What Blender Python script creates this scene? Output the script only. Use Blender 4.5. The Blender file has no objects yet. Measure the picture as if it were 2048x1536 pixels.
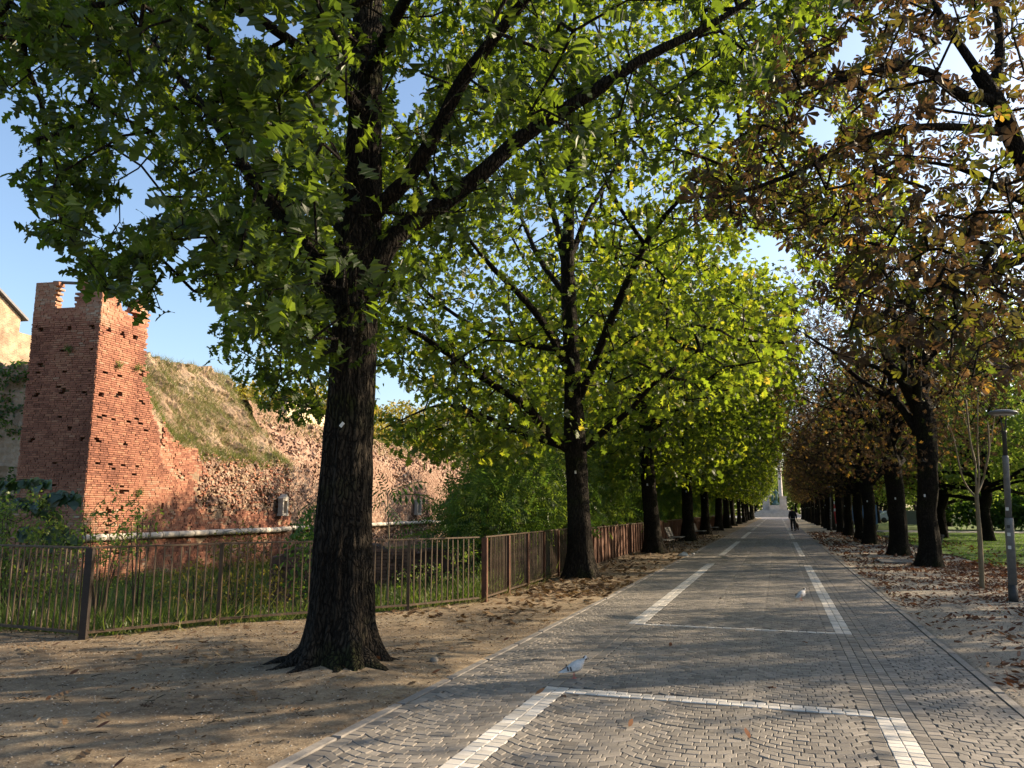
import bpy, math, random
import numpy as np
from mathutils import Vector, Matrix

# ------------------------------------------------------------------ camera, sky, sun, exposure
scene = bpy.context.scene
COL = scene.collection
F_PX, PITCH, YAW, EYE = 1540.0, math.radians(9.29), math.radians(18.8), 1.6
cam_d = bpy.data.cameras.new('camera'); cam = bpy.data.objects.new('camera', cam_d); COL.objects.link(cam)
cam_d.sensor_width = 36.0; cam_d.lens = 36.0 * F_PX / 2048.0
cam_d.clip_start = 0.05; cam_d.clip_end = 3000
cam.location = (0, 0, EYE); cam.rotation_euler = (math.pi / 2 + PITCH, 0, YAW)
scene.camera = cam
SUN_EL, SUN_AZ = math.radians(24.0), math.radians(56.0)      # azimuth measured from the avenue (+Y) towards +X
world = bpy.data.worlds.new('World'); scene.world = world; world.use_nodes = True
wn = world.node_tree.nodes; wl_ = world.node_tree.links
sky = wn.new('ShaderNodeTexSky'); sky.sky_type = 'NISHITA'; sky.sun_disc = False
sky.sun_elevation = SUN_EL; sky.sun_rotation = SUN_AZ
sky.air_density = 1.0; sky.dust_density = 2.0; sky.ozone_density = 1.8
bg = wn['Background']; bg.inputs['Strength'].default_value = 0.105
wl_.new(sky.outputs['Color'], bg.inputs['Color'])
sun_d = bpy.data.lights.new('sun', 'SUN'); sun = bpy.data.objects.new('sun', sun_d); COL.objects.link(sun)
sun_d.energy = 5.0; sun_d.angle = math.radians(0.6); sun_d.color = (1.0, 0.80, 0.56)
SUN_V = Vector((math.sin(SUN_AZ) * math.cos(SUN_EL), math.cos(SUN_AZ) * math.cos(SUN_EL), math.sin(SUN_EL)))
sun.rotation_euler = SUN_V.to_track_quat('Z', 'Y').to_euler(); sun.location = SUN_V * 60
scene.view_settings.view_transform = 'Standard'; scene.view_settings.look = 'None'
scene.view_settings.exposure = 1.5; scene.view_settings.gamma = 1.0
scene.view_settings.use_curve_mapping = False
scene.render.engine = 'CYCLES'
scene.cycles.max_bounces = 8; scene.cycles.transmission_bounces = 6; scene.cycles.diffuse_bounces = 4

# ------------------------------------------------------------------ helpers
rng = np.random.default_rng(7)
cF = np.array([-math.sin(YAW) * math.cos(PITCH), math.cos(YAW) * math.cos(PITCH), math.sin(PITCH)])
cR = np.array([math.cos(YAW), math.sin(YAW), 0.0]); cU = np.cross(cR, cF); cE = np.array([0, 0, EYE])
def ray(px, py): return cF * F_PX + cR * (px - 1024) + cU * (768 - py)
def gp(px, py, z=0.0):
    d = ray(px, py); return cE + d * ((z - EYE) / d[2])
def at(px, py, Y):
    d = ray(px, py); return cE + d * (Y / d[1])
def proj(P):
    v = np.asarray(P, float) - cE; w = v @ cF; ws = np.where(np.abs(w) < 1e-6, 1e-6, w)
    return 1024 + F_PX * (v @ cR) / ws, 768 - F_PX * (v @ cU) / ws, w
def in_poly(x, y, poly):
    c = np.zeros(len(x), bool); n = len(poly); j = n - 1
    for i in range(n):
        xi, yi = poly[i]; xj, yj = poly[j]
        if yi != yj:
            c ^= ((yi > y) != (yj > y)) & (x < (xj - xi) * (y - yi) / (yj - yi) + xi)
        j = i
    return c
def hash3(i, j, k, s=0):
    n = (i.astype(np.int64) * 374761393 + j.astype(np.int64) * 668265263 + k.astype(np.int64) * 2147483647 + s * 1274126177) & 0xffffffff
    n = ((n ^ (n >> 13)) * 1274126177) & 0xffffffff
    return ((n ^ (n >> 16)) & 0xffff) / 65535.0
def vnoise(x, y, z=None, s=0):
    x = np.asarray(x, float); y = np.asarray(y, float); z = np.zeros_like(x) if z is None else np.asarray(z, float)
    xi, yi, zi = np.floor(x), np.floor(y), np.floor(z); fx, fy, fz = x - xi, y - yi, z - zi
    fx, fy, fz = [f * f * (3 - 2 * f) for f in (fx, fy, fz)]; r = 0
    for a in (0, 1):
        for b in (0, 1):
            for c in (0, 1):
                w = (fx if a else 1 - fx) * (fy if b else 1 - fy) * (fz if c else 1 - fz)
                r = r + w * hash3(xi + a, yi + b, zi + c, s)
    return r
def fbm(x, y, z=None, o=4, s=0):
    r = 0; a = 0.5; t = 0
    for k in range(o):
        r = r + a * vnoise(np.asarray(x) * 2 ** k, np.asarray(y) * 2 ** k, None if z is None else np.asarray(z) * 2 ** k, s + k); t += a; a *= 0.5
    return r / t
def sstep(a, b, x):
    t = np.clip((np.asarray(x, float) - a) / (b - a), 0, 1); return t * t * (3 - 2 * t)

def tag(o, label=None, cat=None, group=None, kind=None):
    if label: o['label'] = label
    if cat: o['category'] = cat
    if group: o['group'] = group
    if kind: o['kind'] = kind
    return o
def mesh_np(name, V, faces, mat, tint=None, smooth=False):
    """faces: list of int arrays (n,k); tint: per face float array"""
    me = bpy.data.meshes.new(name); V = np.ascontiguousarray(V, np.float32)
    faces = [np.asarray(f, np.int32) for f in faces if len(f)]
    tot = np.concatenate([np.full(len(f), f.shape[1], np.int32) for f in faces]); li = np.concatenate([f.ravel() for f in faces])
    me.vertices.add(len(V)); me.vertices.foreach_set('co', V.ravel())
    me.loops.add(len(li)); me.loops.foreach_set('vertex_index', li)
    me.polygons.add(len(tot)); me.polygons.foreach_set('loop_start', np.concatenate([[0], np.cumsum(tot)[:-1]]).astype(np.int32))
    me.polygons.foreach_set('use_smooth', np.full(len(tot), smooth))
    if tint is not None:
        a = me.attributes.new('tint', 'FLOAT', 'FACE'); a.data.foreach_set('value', np.ascontiguousarray(tint, np.float32))
    me.update(calc_edges=True)
    if mat: me.materials.append(mat)
    return me
def link(name, me, parent=None, loc=None, rotz=None, mw=None):
    o = bpy.data.objects.new(name, me); COL.objects.link(o)
    if parent: o.parent = parent
    if mw is not None: o.matrix_basis = mw
    if loc is not None: o.location = loc
    if rotz is not None: o.rotation_euler = (0, 0, rotz)
    return o
def obj(name, V, faces, mat, parent=None, tint=None, smooth=False, **k):
    return link(name, mesh_np(name, V, faces, mat, tint, smooth), parent, **k)
def empty(name, loc=(0, 0, 0), rotz=0):
    o = bpy.data.objects.new(name, None); COL.objects.link(o); o.location = loc; o.rotation_euler = (0, 0, rotz); o.empty_display_size = 0.2
    return o
def copy_tree(o, parent=None):
    c = o.copy(); COL.objects.link(c)
    if parent: c.parent = parent
    for ch in list(o.children): copy_tree(ch, c)
    return c
class MB:                                   # small mesh builder
    def __init__(s): s.V = []; s.F = {}; s.n = 0
    def add(s, V, F):
        for f in F: s.F.setdefault(len(f), []).append([i + s.n for i in f])
        s.V.extend([tuple(v) for v in V]); s.n += len(V); return s
    def box(s, c, d, M=None, taper=1.0):
        x, y, z = [q / 2 for q in d]; V = []
        for sz in (-1, 1):
            t = taper if sz > 0 else 1
            for sx, sy in ((-1, -1), (1, -1), (1, 1), (-1, 1)): V.append(Vector((sx * x * t, sy * y * t, sz * z)))
        if M is not None: V = [M @ v for v in V]
        V = [v + Vector(c) for v in V]
        return s.add(V, [(3, 2, 1, 0), (4, 5, 6, 7), (0, 1, 5, 4), (1, 2, 6, 5), (2, 3, 7, 6), (3, 0, 4, 7)])
    def tube(s, P, R, k=8, cap=True):
        V, F = tube_np(np.array(P, float), np.array(R, float) if np.ndim(R) else np.full(len(P), R), k, cap)
        for f in F:
            for q in f: s.F.setdefault(len(q), []).append([int(i) + s.n for i in q])
        s.V.extend(map(tuple, V)); s.n += len(V); return s
    def lathe(s, prof, k=16, c=(0, 0, 0)):
        V = []; F = []; n = len(prof)
        for i, (r, z) in enumerate(prof):
            for j in range(k):
                a = 2 * math.pi * j / k; V.append((c[0] + r * math.cos(a), c[1] + r * math.sin(a), c[2] + z))
        for i in range(n - 1):
            for j in range(k): F.append((i * k + j, i * k + (j + 1) % k, (i + 1) * k + (j + 1) % k, (i + 1) * k + j))
        F.append(tuple(range(k))[::-1]); F.append(tuple((n - 1) * k + j for j in range(k)))
        return s.add(V, F)
    def mesh(s, name, mat, smooth=False): return mesh_np(name, np.array(s.V), [np.array(v) for v in s.F.values()], mat, None, smooth)
    def build(s, name, mat, parent=None, smooth=False, **k): return link(name, s.mesh(name, mat, smooth), parent, **k)
def catmull(P, n=6):
    P = np.asarray(P, float); Q = np.vstack([2 * P[0] - P[1], P, 2 * P[-1] - P[-2]]); out = []
    for i in range(1, len(Q) - 2):
        for t in np.linspace(0, 1, n, endpoint=False):
            a, b, c, d = Q[i - 1:i + 3]
            out.append(0.5 * (2 * b + (c - a) * t + (2 * a - 5 * b + 4 * c - d) * t * t + (3 * b - a - 3 * c + d) * t ** 3))
    out.append(P[-1]); return np.array(out)
def tube_np(P, R, k=8, cap=True):
    n = len(P); T = np.gradient(P, axis=0); T /= np.linalg.norm(T, axis=1)[:, None] + 1e-9
    ref = np.array([0.0, 1, 0]) if abs(T[0][1]) < 0.9 else np.array([1.0, 0, 0]); N = []
    u = ref - T[0] * (ref @ T[0]); u /= np.linalg.norm(u)
    for t in T:
        u = u - t * (u @ t); u /= np.linalg.norm(u) + 1e-9; N.append(u)
    N = np.array(N); B = np.cross(T, N); a = np.arange(k) * 2 * math.pi / k
    V = P[:, None, :] + R[:, None, None] * (np.cos(a)[None, :, None] * N[:, None, :] + np.sin(a)[None, :, None] * B[:, None, :])
    i, j = np.meshgrid(np.arange(n - 1), np.arange(k), indexing='ij'); j2 = (j + 1) % k
    F = [np.stack([i * k + j, i * k + j2, (i + 1) * k + j2, (i + 1) * k + j], -1).reshape(-1, 4)]
    if cap: F.append(np.array([list(range(k))[::-1], [(n - 1) * k + q for q in range(k)]]))
    return V.reshape(-1, 3), F
def edges_np(P0, P1, R0, R1, k=4):
    """separate tapered prisms for many edges at once"""
    T = P1 - P0; T = T / (np.linalg.norm(T, axis=1)[:, None] + 1e-9)
    ref = np.where(np.abs(T[:, 2:3]) < 0.8, np.array([[0, 0, 1.0]]), np.array([[1.0, 0, 0]]))
    N = np.cross(T, ref); N /= np.linalg.norm(N, axis=1)[:, None] + 1e-9; B = np.cross(T, N); a = np.arange(k) * 2 * math.pi / k
    ring = np.cos(a)[None, :, None] * N[:, None, :] + np.sin(a)[None, :, None] * B[:, None, :]
    V = np.concatenate([P0[:, None] + R0[:, None, None] * ring, P1[:, None] + R1[:, None, None] * ring], 1)
    b = np.arange(len(P0))[:, None] * 2 * k; j = np.arange(k); j2 = (j + 1) % k
    F = np.stack([b + j, b + j2, b + k + j2, b + k + j], -1).reshape(-1, 4)
    return V.reshape(-1, 3), [F]
def merge(parts):
    V = []; F = {}; T = []; n = 0
    for p in parts:
        v, fs = p[0], p[1]; V.append(v)
        for f in fs: F.setdefault(f.shape[1], []).append(f + n)
        n += len(v)
    return np.vstack(V), [np.vstack(F[k]) for k in F]

# ------------------------------------------------------------------ materials
def new_mat(name):
    m = bpy.data.materials.new(name); m.use_nodes = True; nt = m.node_tree; return m, nt, nt.nodes, nt.links
def ramp(nd, stops):
    r = nd.new('ShaderNodeValToRGB'); e = r.color_ramp.elements
    while len(e) < len(stops): e.new(0.5)
    for q, (p, c) in zip(e, stops): q.position = p; q.color = (*c, 1)
    return r
def mat(name, stops, scale=8.0, rough=0.8, bump=0.3, bscale=None, stretch=(1, 1, 1), metallic=0.0, tint=0.0, detail=6.0, dist=0.02, spec=0.3, coord='Object', big=0.0, bigscale=0.4):
    m, nt, nd, lk = new_mat(name); b = nd['Principled BSDF']
    tc = nd.new('ShaderNodeTexCoord'); mp = nd.new('ShaderNodeMapping'); mp.inputs['Scale'].default_value = stretch; lk.new(tc.outputs[coord], mp.inputs[0])
    no = nd.new('ShaderNodeTexNoise'); no.inputs['Scale'].default_value = scale; no.inputs['Detail'].default_value = detail; no.inputs['Roughness'].default_value = 0.65; lk.new(mp.outputs[0], no.inputs[0])
    fac = no.outputs['Fac']
    if big:
        nb = nd.new('ShaderNodeTexNoise'); nb.inputs['Scale'].default_value = bigscale; nb.inputs['Detail'].default_value = 3; lk.new(tc.outputs[coord], nb.inputs[0])
        mx = nd.new('ShaderNodeMix'); mx.inputs[0].default_value = big; lk.new(fac, mx.inputs[2]); lk.new(nb.outputs['Fac'], mx.inputs[3]); fac = mx.outputs[0]
    if tint:
        at_ = nd.new('ShaderNodeAttribute'); at_.attribute_name = 'tint'; mx = nd.new('ShaderNodeMix'); mx.inputs[0].default_value = tint
        lk.new(fac, mx.inputs[2]); lk.new(at_.outputs['Fac'], mx.inputs[3]); fac = mx.outputs[0]
    r = ramp(nd, stops); lk.new(fac, r.inputs[0]); lk.new(r.outputs[0], b.inputs['Base Color'])
    b.inputs['Roughness'].default_value = rough; b.inputs['Metallic'].default_value = metallic; b.inputs['Specular IOR Level'].default_value = spec
    if bump:
        n2 = nd.new('ShaderNodeTexNoise'); n2.inputs['Scale'].default_value = bscale or scale * 3; n2.inputs['Detail'].default_value = 8; n2.inputs['Roughness'].default_value = 0.7; lk.new(mp.outputs[0], n2.inputs[0])
        bp = nd.new('ShaderNodeBump'); bp.inputs['Strength'].default_value = bump; bp.inputs['Distance'].default_value = dist; lk.new(n2.outputs['Fac'], bp.inputs['Height']); lk.new(bp.outputs[0], b.inputs['Normal'])
    return m
def bark_mat(name, dark, mid, moss, pale, vs=9.0):
    m, nt, nd, lk = new_mat(name); b = nd['Principled BSDF']; b.inputs['Roughness'].default_value = 0.95; b.inputs['Specular IOR Level'].default_value = 0.12
    tc = nd.new('ShaderNodeTexCoord'); no = nd.new('ShaderNodeTexNoise'); no.inputs['Scale'].default_value = 3.0; no.inputs['Detail'].default_value = 5; lk.new(tc.outputs['Object'], no.inputs[0])
    mx = nd.new('ShaderNodeMix'); mx.data_type = 'RGBA'; mx.blend_type = 'LINEAR_LIGHT'; mx.inputs[0].default_value = 0.10; lk.new(tc.outputs['Object'], mx.inputs[6]); lk.new(no.outputs['Color'], mx.inputs[7])
    mp = nd.new('ShaderNodeMapping'); mp.inputs['Scale'].default_value = (3.2, 3.2, 0.42); lk.new(mx.outputs[2], mp.inputs[0])
    vo = nd.new('ShaderNodeTexVoronoi'); vo.feature = 'DISTANCE_TO_EDGE'; vo.inputs['Scale'].default_value = vs; lk.new(mp.outputs[0], vo.inputs[0])
    n2 = nd.new('ShaderNodeTexNoise'); n2.inputs['Scale'].default_value = 28; n2.inputs['Detail'].default_value = 8; lk.new(tc.outputs['Object'], n2.inputs[0])
    rr = ramp(nd, [(0.0, (0, 0, 0)), (0.16, (0.75, 0.75, 0.75)), (0.5, (1, 1, 1))]); lk.new(vo.outputs['Distance'], rr.inputs[0])
    ad = nd.new('ShaderNodeMath'); ad.operation = 'MULTIPLY_ADD'; ad.inputs[1].default_value = 0.35; lk.new(n2.outputs['Fac'], ad.inputs[0]); lk.new(rr.outputs[0], ad.inputs[2])
    bp = nd.new('ShaderNodeBump'); bp.inputs['Strength'].default_value = 1.0; bp.inputs['Distance'].default_value = 0.035; lk.new(ad.outputs[0], bp.inputs['Height']); lk.new(bp.outputs[0], b.inputs['Normal'])
    n3 = nd.new('ShaderNodeTexNoise'); n3.inputs['Scale'].default_value = 1.3; n3.inputs['Detail'].default_value = 6; lk.new(tc.outputs['Object'], n3.inputs[0])
    r1 = ramp(nd, [(0.35, mid), (0.55, pale), (0.64, moss), (0.75, pale)]); lk.new(n3.outputs['Fac'], r1.inputs[0])
    m2 = nd.new('ShaderNodeMix'); m2.data_type = 'RGBA'; lk.new(rr.outputs[0], m2.inputs[0]); m2.inputs[6].default_value = (*dark, 1); lk.new(r1.outputs[0], m2.inputs[7])
    r4 = ramp(nd, [(0.3, (0.55, 0.55, 0.55)), (0.7, (1.35, 1.35, 1.35))]); lk.new(n2.outputs['Fac'], r4.inputs[0]); m3 = nd.new('ShaderNodeMix'); m3.data_type = 'RGBA'; m3.blend_type = 'MULTIPLY'; m3.inputs[0].default_value = 1; lk.new(m2.outputs[2], m3.inputs[6]); lk.new(r4.outputs[0], m3.inputs[7]); lk.new(m3.outputs[2], b.inputs['Base Color']); return m
def leaf_mat(name, stops, tstops, trans=0.5, rough=0.4, gloss=0.022):
    m, nt, nd, lk = new_mat(name); nd.remove(nd['Principled BSDF']); out = nd['Material Output']
    a = nd.new('ShaderNodeAttribute'); a.attribute_name = 'tint'
    r1 = ramp(nd, stops); r2 = ramp(nd, tstops); lk.new(a.outputs['Fac'], r1.inputs[0]); lk.new(a.outputs['Fac'], r2.inputs[0])
    d = nd.new('ShaderNodeBsdfDiffuse'); t = nd.new('ShaderNodeBsdfTranslucent'); g = nd.new('ShaderNodeBsdfGlossy'); g.inputs['Roughness'].default_value = rough
    g.inputs['Color'].default_value = (0.8, 0.82, 0.8, 1)
    lk.new(r1.outputs[0], d.inputs[0]); lk.new(r2.outputs[0], t.inputs[0])
    m1 = nd.new('ShaderNodeMixShader'); m1.inputs[0].default_value = trans; lk.new(d.outputs[0], m1.inputs[1]); lk.new(t.outputs[0], m1.inputs[2])
    m2 = nd.new('ShaderNodeMixShader'); m2.inputs[0].default_value = gloss; lk.new(m1.outputs[0], m2.inputs[1]); lk.new(g.outputs[0], m2.inputs[2])
    lk.new(m2.outputs[0], out.inputs['Surface']); return m
M = {}
M['bark_oak'] = bark_mat('bark_oak', (0.006, 0.005, 0.004), (0.019, 0.015, 0.011), (0.022, 0.026, 0.008), (0.033, 0.027, 0.020))
M['bark_chestnut'] = bark_mat('bark_chestnut', (0.006, 0.005, 0.004), (0.018, 0.015, 0.012), (0.023, 0.026, 0.008), (0.032, 0.027, 0.020), 13.0)
M['bark_young'] = mat('bark_young', [(0.3, (0.11, 0.085, 0.05)), (0.7, (0.2, 0.16, 0.10))], 9, 0.8, 0.4, 30, (2, 2, 0.5))
M['twig'] = mat('twig', [(0.3, (0.04, 0.03, 0.02)), (0.7, (0.075, 0.055, 0.035))], 10, 0.9, 0)
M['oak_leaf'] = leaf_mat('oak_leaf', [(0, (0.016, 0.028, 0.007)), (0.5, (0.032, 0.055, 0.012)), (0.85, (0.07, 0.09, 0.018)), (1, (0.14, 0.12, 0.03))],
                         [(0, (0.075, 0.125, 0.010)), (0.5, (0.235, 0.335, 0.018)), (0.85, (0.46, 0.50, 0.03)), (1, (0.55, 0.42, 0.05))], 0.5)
M['chestnut_leaf'] = leaf_mat('chestnut_leaf', [(0, (0.022, 0.036, 0.009)), (0.3, (0.033, 0.04, 0.011)), (0.42, (0.026, 0.019, 0.011)), (0.8, (0.044, 0.027, 0.016)), (1, (0.14, 0.075, 0.022))],
                              [(0, (0.14, 0.2, 0.015)), (0.3, (0.22, 0.22, 0.02)), (0.42, (0.085, 0.055, 0.024)), (0.8, (0.15, 0.085, 0.036)), (1, (0.6, 0.36, 0.05))], 0.36)
M['shrub_leaf'] = leaf_mat('shrub_leaf', [(0, (0.02, 0.045, 0.014)), (0.5, (0.035, 0.075, 0.022)), (1, (0.075, 0.11, 0.03))],
                           [(0, (0.09, 0.19, 0.02)), (0.5, (0.16, 0.3, 0.03)), (1, (0.32, 0.42, 0.04))], 0.42)
M['light_leaf'] = leaf_mat('light_leaf', [(0, (0.05, 0.085, 0.02)), (0.5, (0.085, 0.13, 0.03)), (1, (0.15, 0.17, 0.05))],
                           [(0, (0.2, 0.32, 0.03)), (0.5, (0.3, 0.42, 0.05)), (1, (0.45, 0.5, 0.08))], 0.45)
M['broad_leaf'] = leaf_mat('broad_leaf', [(0, (0.02, 0.045, 0.022)), (1, (0.04, 0.075, 0.03))], [(0, (0.06, 0.13, 0.03)), (1, (0.14, 0.24, 0.03))], 0.3, 0.4, 0.06)
M['autumn_leaf'] = leaf_mat('autumn_leaf', [(0, (0.10, 0.11, 0.02)), (0.5, (0.17, 0.14, 0.025)), (1, (0.22, 0.14, 0.03))], [(0, (0.3, 0.34, 0.04)), (1, (0.5, 0.36, 0.05))], 0.4)
M['grass'] = leaf_mat('grass_blades', [(0, (0.028, 0.055, 0.012)), (0.5, (0.055, 0.09, 0.018)), (0.8, (0.15, 0.13, 0.06)), (1, (0.22, 0.18, 0.09))], [(0, (0.11, 0.2, 0.02)), (0.5, (0.2, 0.3, 0.03)), (1, (0.4, 0.34, 0.12))], 0.4)
M['lawn_grass'] = leaf_mat('lawn_grass', [(0, (0.045, 0.11, 0.014)), (1, (0.085, 0.16, 0.02))], [(0, (0.2, 0.42, 0.02)), (1, (0.32, 0.52, 0.03))], 0.42)
M['dry_grass'] = leaf_mat('dry_grass', [(0, (0.08, 0.10, 0.03)), (0.5, (0.16, 0.15, 0.06)), (1, (0.28, 0.22, 0.11))], [(0, (0.2, 0.26, 0.05)), (1, (0.4, 0.32, 0.14))], 0.3)
M['dead_leaf'] = leaf_mat('dead_leaf', [(0, (0.05, 0.032, 0.02)), (0.4, (0.10, 0.062, 0.036)), (0.75, (0.17, 0.115, 0.068)), (1, (0.30, 0.23, 0.14))], [(0, (0.1, 0.05, 0.02)), (1, (0.4, 0.26, 0.1))], 0.15)
M['red_leaf'] = leaf_mat('red_leaf', [(0, (0.05, 0.022, 0.014)), (0.5, (0.105, 0.048, 0.027)), (1, (0.2, 0.11, 0.06))], [(0, (0.12, 0.04, 0.02)), (1, (0.36, 0.15, 0.05))], 0.15)
M['brick'] = mat('brick', [(0.2, (0.15, 0.065, 0.045)), (0.42, (0.26, 0.115, 0.075)), (0.58, (0.31, 0.16, 0.10)), (0.72, (0.30, 0.205, 0.145)), (0.9, (0.42, 0.34, 0.25))], 5, 0.92, 0.5, 30, tint=0.6, dist=0.01, spec=0.15, big=0.3, bigscale=0.5)
M['brick_pale'] = mat('brick_pale', [(0.2, (0.155, 0.095, 0.07)), (0.45, (0.26, 0.165, 0.12)), (0.7, (0.35, 0.26, 0.195)), (0.9, (0.45, 0.38, 0.30))], 4, 0.95, 0.6, 22, tint=0.5, dist=0.02, spec=0.15, big=0.3, bigscale=0.4)
def brick_tex(name, c1, c2, cm):
    m, nt, nd, lk = new_mat(name); b = nd['Principled BSDF']; b.inputs['Roughness'].default_value = .95; tc = nd.new('ShaderNodeTexCoord'); sp = nd.new('ShaderNodeSeparateXYZ'); cb = nd.new('ShaderNodeCombineXYZ'); lk.new(tc.outputs['Object'], sp.inputs[0]); lk.new(sp.outputs[1], cb.inputs[0]); lk.new(sp.outputs[2], cb.inputs[1])
    t = nd.new('ShaderNodeTexBrick'); t.inputs['Scale'].default_value = 1; t.inputs['Brick Width'].default_value = .27; t.inputs['Row Height'].default_value = .09; t.inputs['Mortar Size'].default_value = .013; lk.new(cb.outputs[0], t.inputs[0])
    for k, c in (('Color1', c1), ('Color2', c2), ('Mortar', cm)): t.inputs[k].default_value = (*c, 1)
    n = nd.new('ShaderNodeTexNoise'); n.inputs['Scale'].default_value = 1.2; n.inputs['Detail'].default_value = 6; lk.new(tc.outputs['Object'], n.inputs[0]); r = ramp(nd, [(.3, (.55, .52, .5)), (.7, (1.2, 1.2, 1.2))]); lk.new(n.outputs['Fac'], r.inputs[0])
    mu = nd.new('ShaderNodeMix'); mu.data_type = 'RGBA'; mu.blend_type = 'MULTIPLY'; mu.inputs[0].default_value = 1; lk.new(t.outputs['Color'], mu.inputs[6]); lk.new(r.outputs[0], mu.inputs[7]); lk.new(mu.outputs[2], b.inputs['Base Color'])
    bp = nd.new('ShaderNodeBump'); bp.inputs['Distance'].default_value = .02; bp.invert = True; lk.new(t.outputs['Fac'], bp.inputs['Height']); lk.new(bp.outputs[0], b.inputs['Normal']); return m
M['brick_yellow'] = brick_tex('brick_yellow', (0.40, 0.27, 0.16), (0.27, 0.17, 0.11), (0.42, 0.36, 0.27))
M['brick_dark'] = mat('brick_dark', [(0.3, (0.07, 0.045, 0.035)), (0.7, (0.16, 0.09, 0.065))], 6, 0.95, 0.5, 25, tint=0.6, spec=0.1)
M['mortar'] = mat('mortar', [(0.3, (0.16, 0.115, 0.085)), (0.7, (0.28, 0.22, 0.165))], 12, 0.95, 0.6, 40, spec=0.1)
M['rubble'] = mat('rubble', [(0.25, (0.17, 0.115, 0.075)), (0.5, (0.30, 0.22, 0.15)), (0.75, (0.42, 0.34, 0.25))], 6, 0.95, 0.9, 16, tint=0.35, dist=0.05, spec=0.1, big=0.35, bigscale=0.6)
M['bank_soil'] = mat('bank_soil', [(0.3, (0.13, 0.10, 0.06)), (0.5, (0.24, 0.18, 0.11)), (0.7, (0.36, 0.27, 0.18))], 4, 0.95, 0.9, 14, dist=0.05, spec=0.1, big=0.4, bigscale=0.8)
M['stone'] = mat('stone', [(0.3, (0.32, 0.29, 0.24)), (0.7, (0.47, 0.43, 0.37))], 9, 0.85, 0.4, 30)
M['grey_stone'] = mat('grey_stone', [(0.3, (0.13, 0.115, 0.095)), (0.7, (0.24, 0.215, 0.18))], 12, 0.9, 0.5, 40)
M['marble'] = mat('marble', [(0.3, (0.42, 0.36, 0.31)), (0.7, (0.6, 0.53, 0.46))], 2, 0.7, 0.1, 10)
M['plaster'] = mat('plaster', [(0.3, (0.46, 0.36, 0.23)), (0.6, (0.56, 0.45, 0.30)), (0.8, (0.5, 0.34, 0.22))], 1.5, 0.9, 0.2, 20, (1, 1, 0.5))
M['roof_metal'] = mat('roof_metal', [(0.3, (0.10, 0.10, 0.11)), (0.7, (0.16, 0.16, 0.17))], 5, 0.6, 0.1)
M['rust'] = mat('rusty_steel', [(0.25, (0.035, 0.018, 0.012)), (0.5, (0.085, 0.038, 0.022)), (0.75, (0.15, 0.07, 0.04))], 14, 0.75, 0.3, 60, (1, 1, 0.4), metallic=0.15, dist=0.004)
M['rail'] = mat('fence_paint', [(0.3, (0.035, 0.024, 0.017)), (0.7, (0.095, 0.066, 0.042))], 20, 0.55, 0.2, 80, (1, 1, 0.3), metallic=0.3, dist=0.002)
M['post_dark'] = mat('dark_post_paint', [(0.3, (0.016, 0.012, 0.010)), (0.7, (0.035, 0.025, 0.02))], 14, 0.6, 0.2)
M['cobble'] = mat('cobble', [(0.25, (0.105, 0.095, 0.084)), (0.5, (0.17, 0.155, 0.135)), (0.75, (0.24, 0.215, 0.185))], 14, 0.62, 0.45, 60, tint=0.5, dist=0.006, spec=0.4, big=0.4, bigscale=0.9)
M['white_cobble'] = mat('white_cobble', [(0.25, (0.29, 0.275, 0.245)), (0.5, (0.44, 0.42, 0.385)), (0.75, (0.56, 0.54, 0.50))], 9, 0.7, 0.35, 60, tint=0.45, dist=0.005, big=0.3, bigscale=2.0)
M['joint'] = mat('joint_sand', [(0.3, (0.045, 0.04, 0.036)), (0.7, (0.085, 0.075, 0.065))], 30, 0.95, 0.4, 90)
M['kerb'] = mat('kerb_granite', [(0.3, (0.15, 0.138, 0.125)), (0.7, (0.24, 0.225, 0.205))], 20, 0.8, 0.4, 60, dist=0.008)
M['far_paving'] = None
M['lamp'] = mat('lamp_paint', [(0.3, (0.12, 0.125, 0.13)), (0.7, (0.18, 0.185, 0.19))], 12, 0.5, 0.1, metallic=0.3)
M['lamp_dark'] = mat('lamp_base_paint', [(0.3, (0.03, 0.03, 0.032)), (0.7, (0.05, 0.05, 0.05))], 12, 0.6, 0.1)
M['bench_wood'] = mat('bench_wood', [(0.3, (0.07, 0.068, 0.062)), (0.7, (0.13, 0.125, 0.115))], 6, 0.7, 0.3, 30, (1, 6, 6))
M['iron'] = mat('cast_iron', [(0.3, (0.015, 0.015, 0.016)), (0.7, (0.03, 0.03, 0.03))], 10, 0.5, 0.1, metallic=0.5)
M['white'] = mat('white_plate', [(0.3, (0.5, 0.5, 0.48)), (0.7, (0.62, 0.62, 0.6))], 8, 0.5, 0)
M['bronze'] = mat('green_bronze', [(0.3, (0.05, 0.10, 0.085)), (0.7, (0.12, 0.2, 0.17))], 2, 0.6, 0.2, metallic=0.3)
def flat(name, c, rough=0.6, metallic=0.0, spec=0.4):
    k = 0.85; return mat(name, [(0.3, tuple(q * k for q in c)), (0.7, tuple(min(1, q * 1.1) for q in c))], 10, rough, 0, metallic=metallic, spec=spec)

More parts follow.
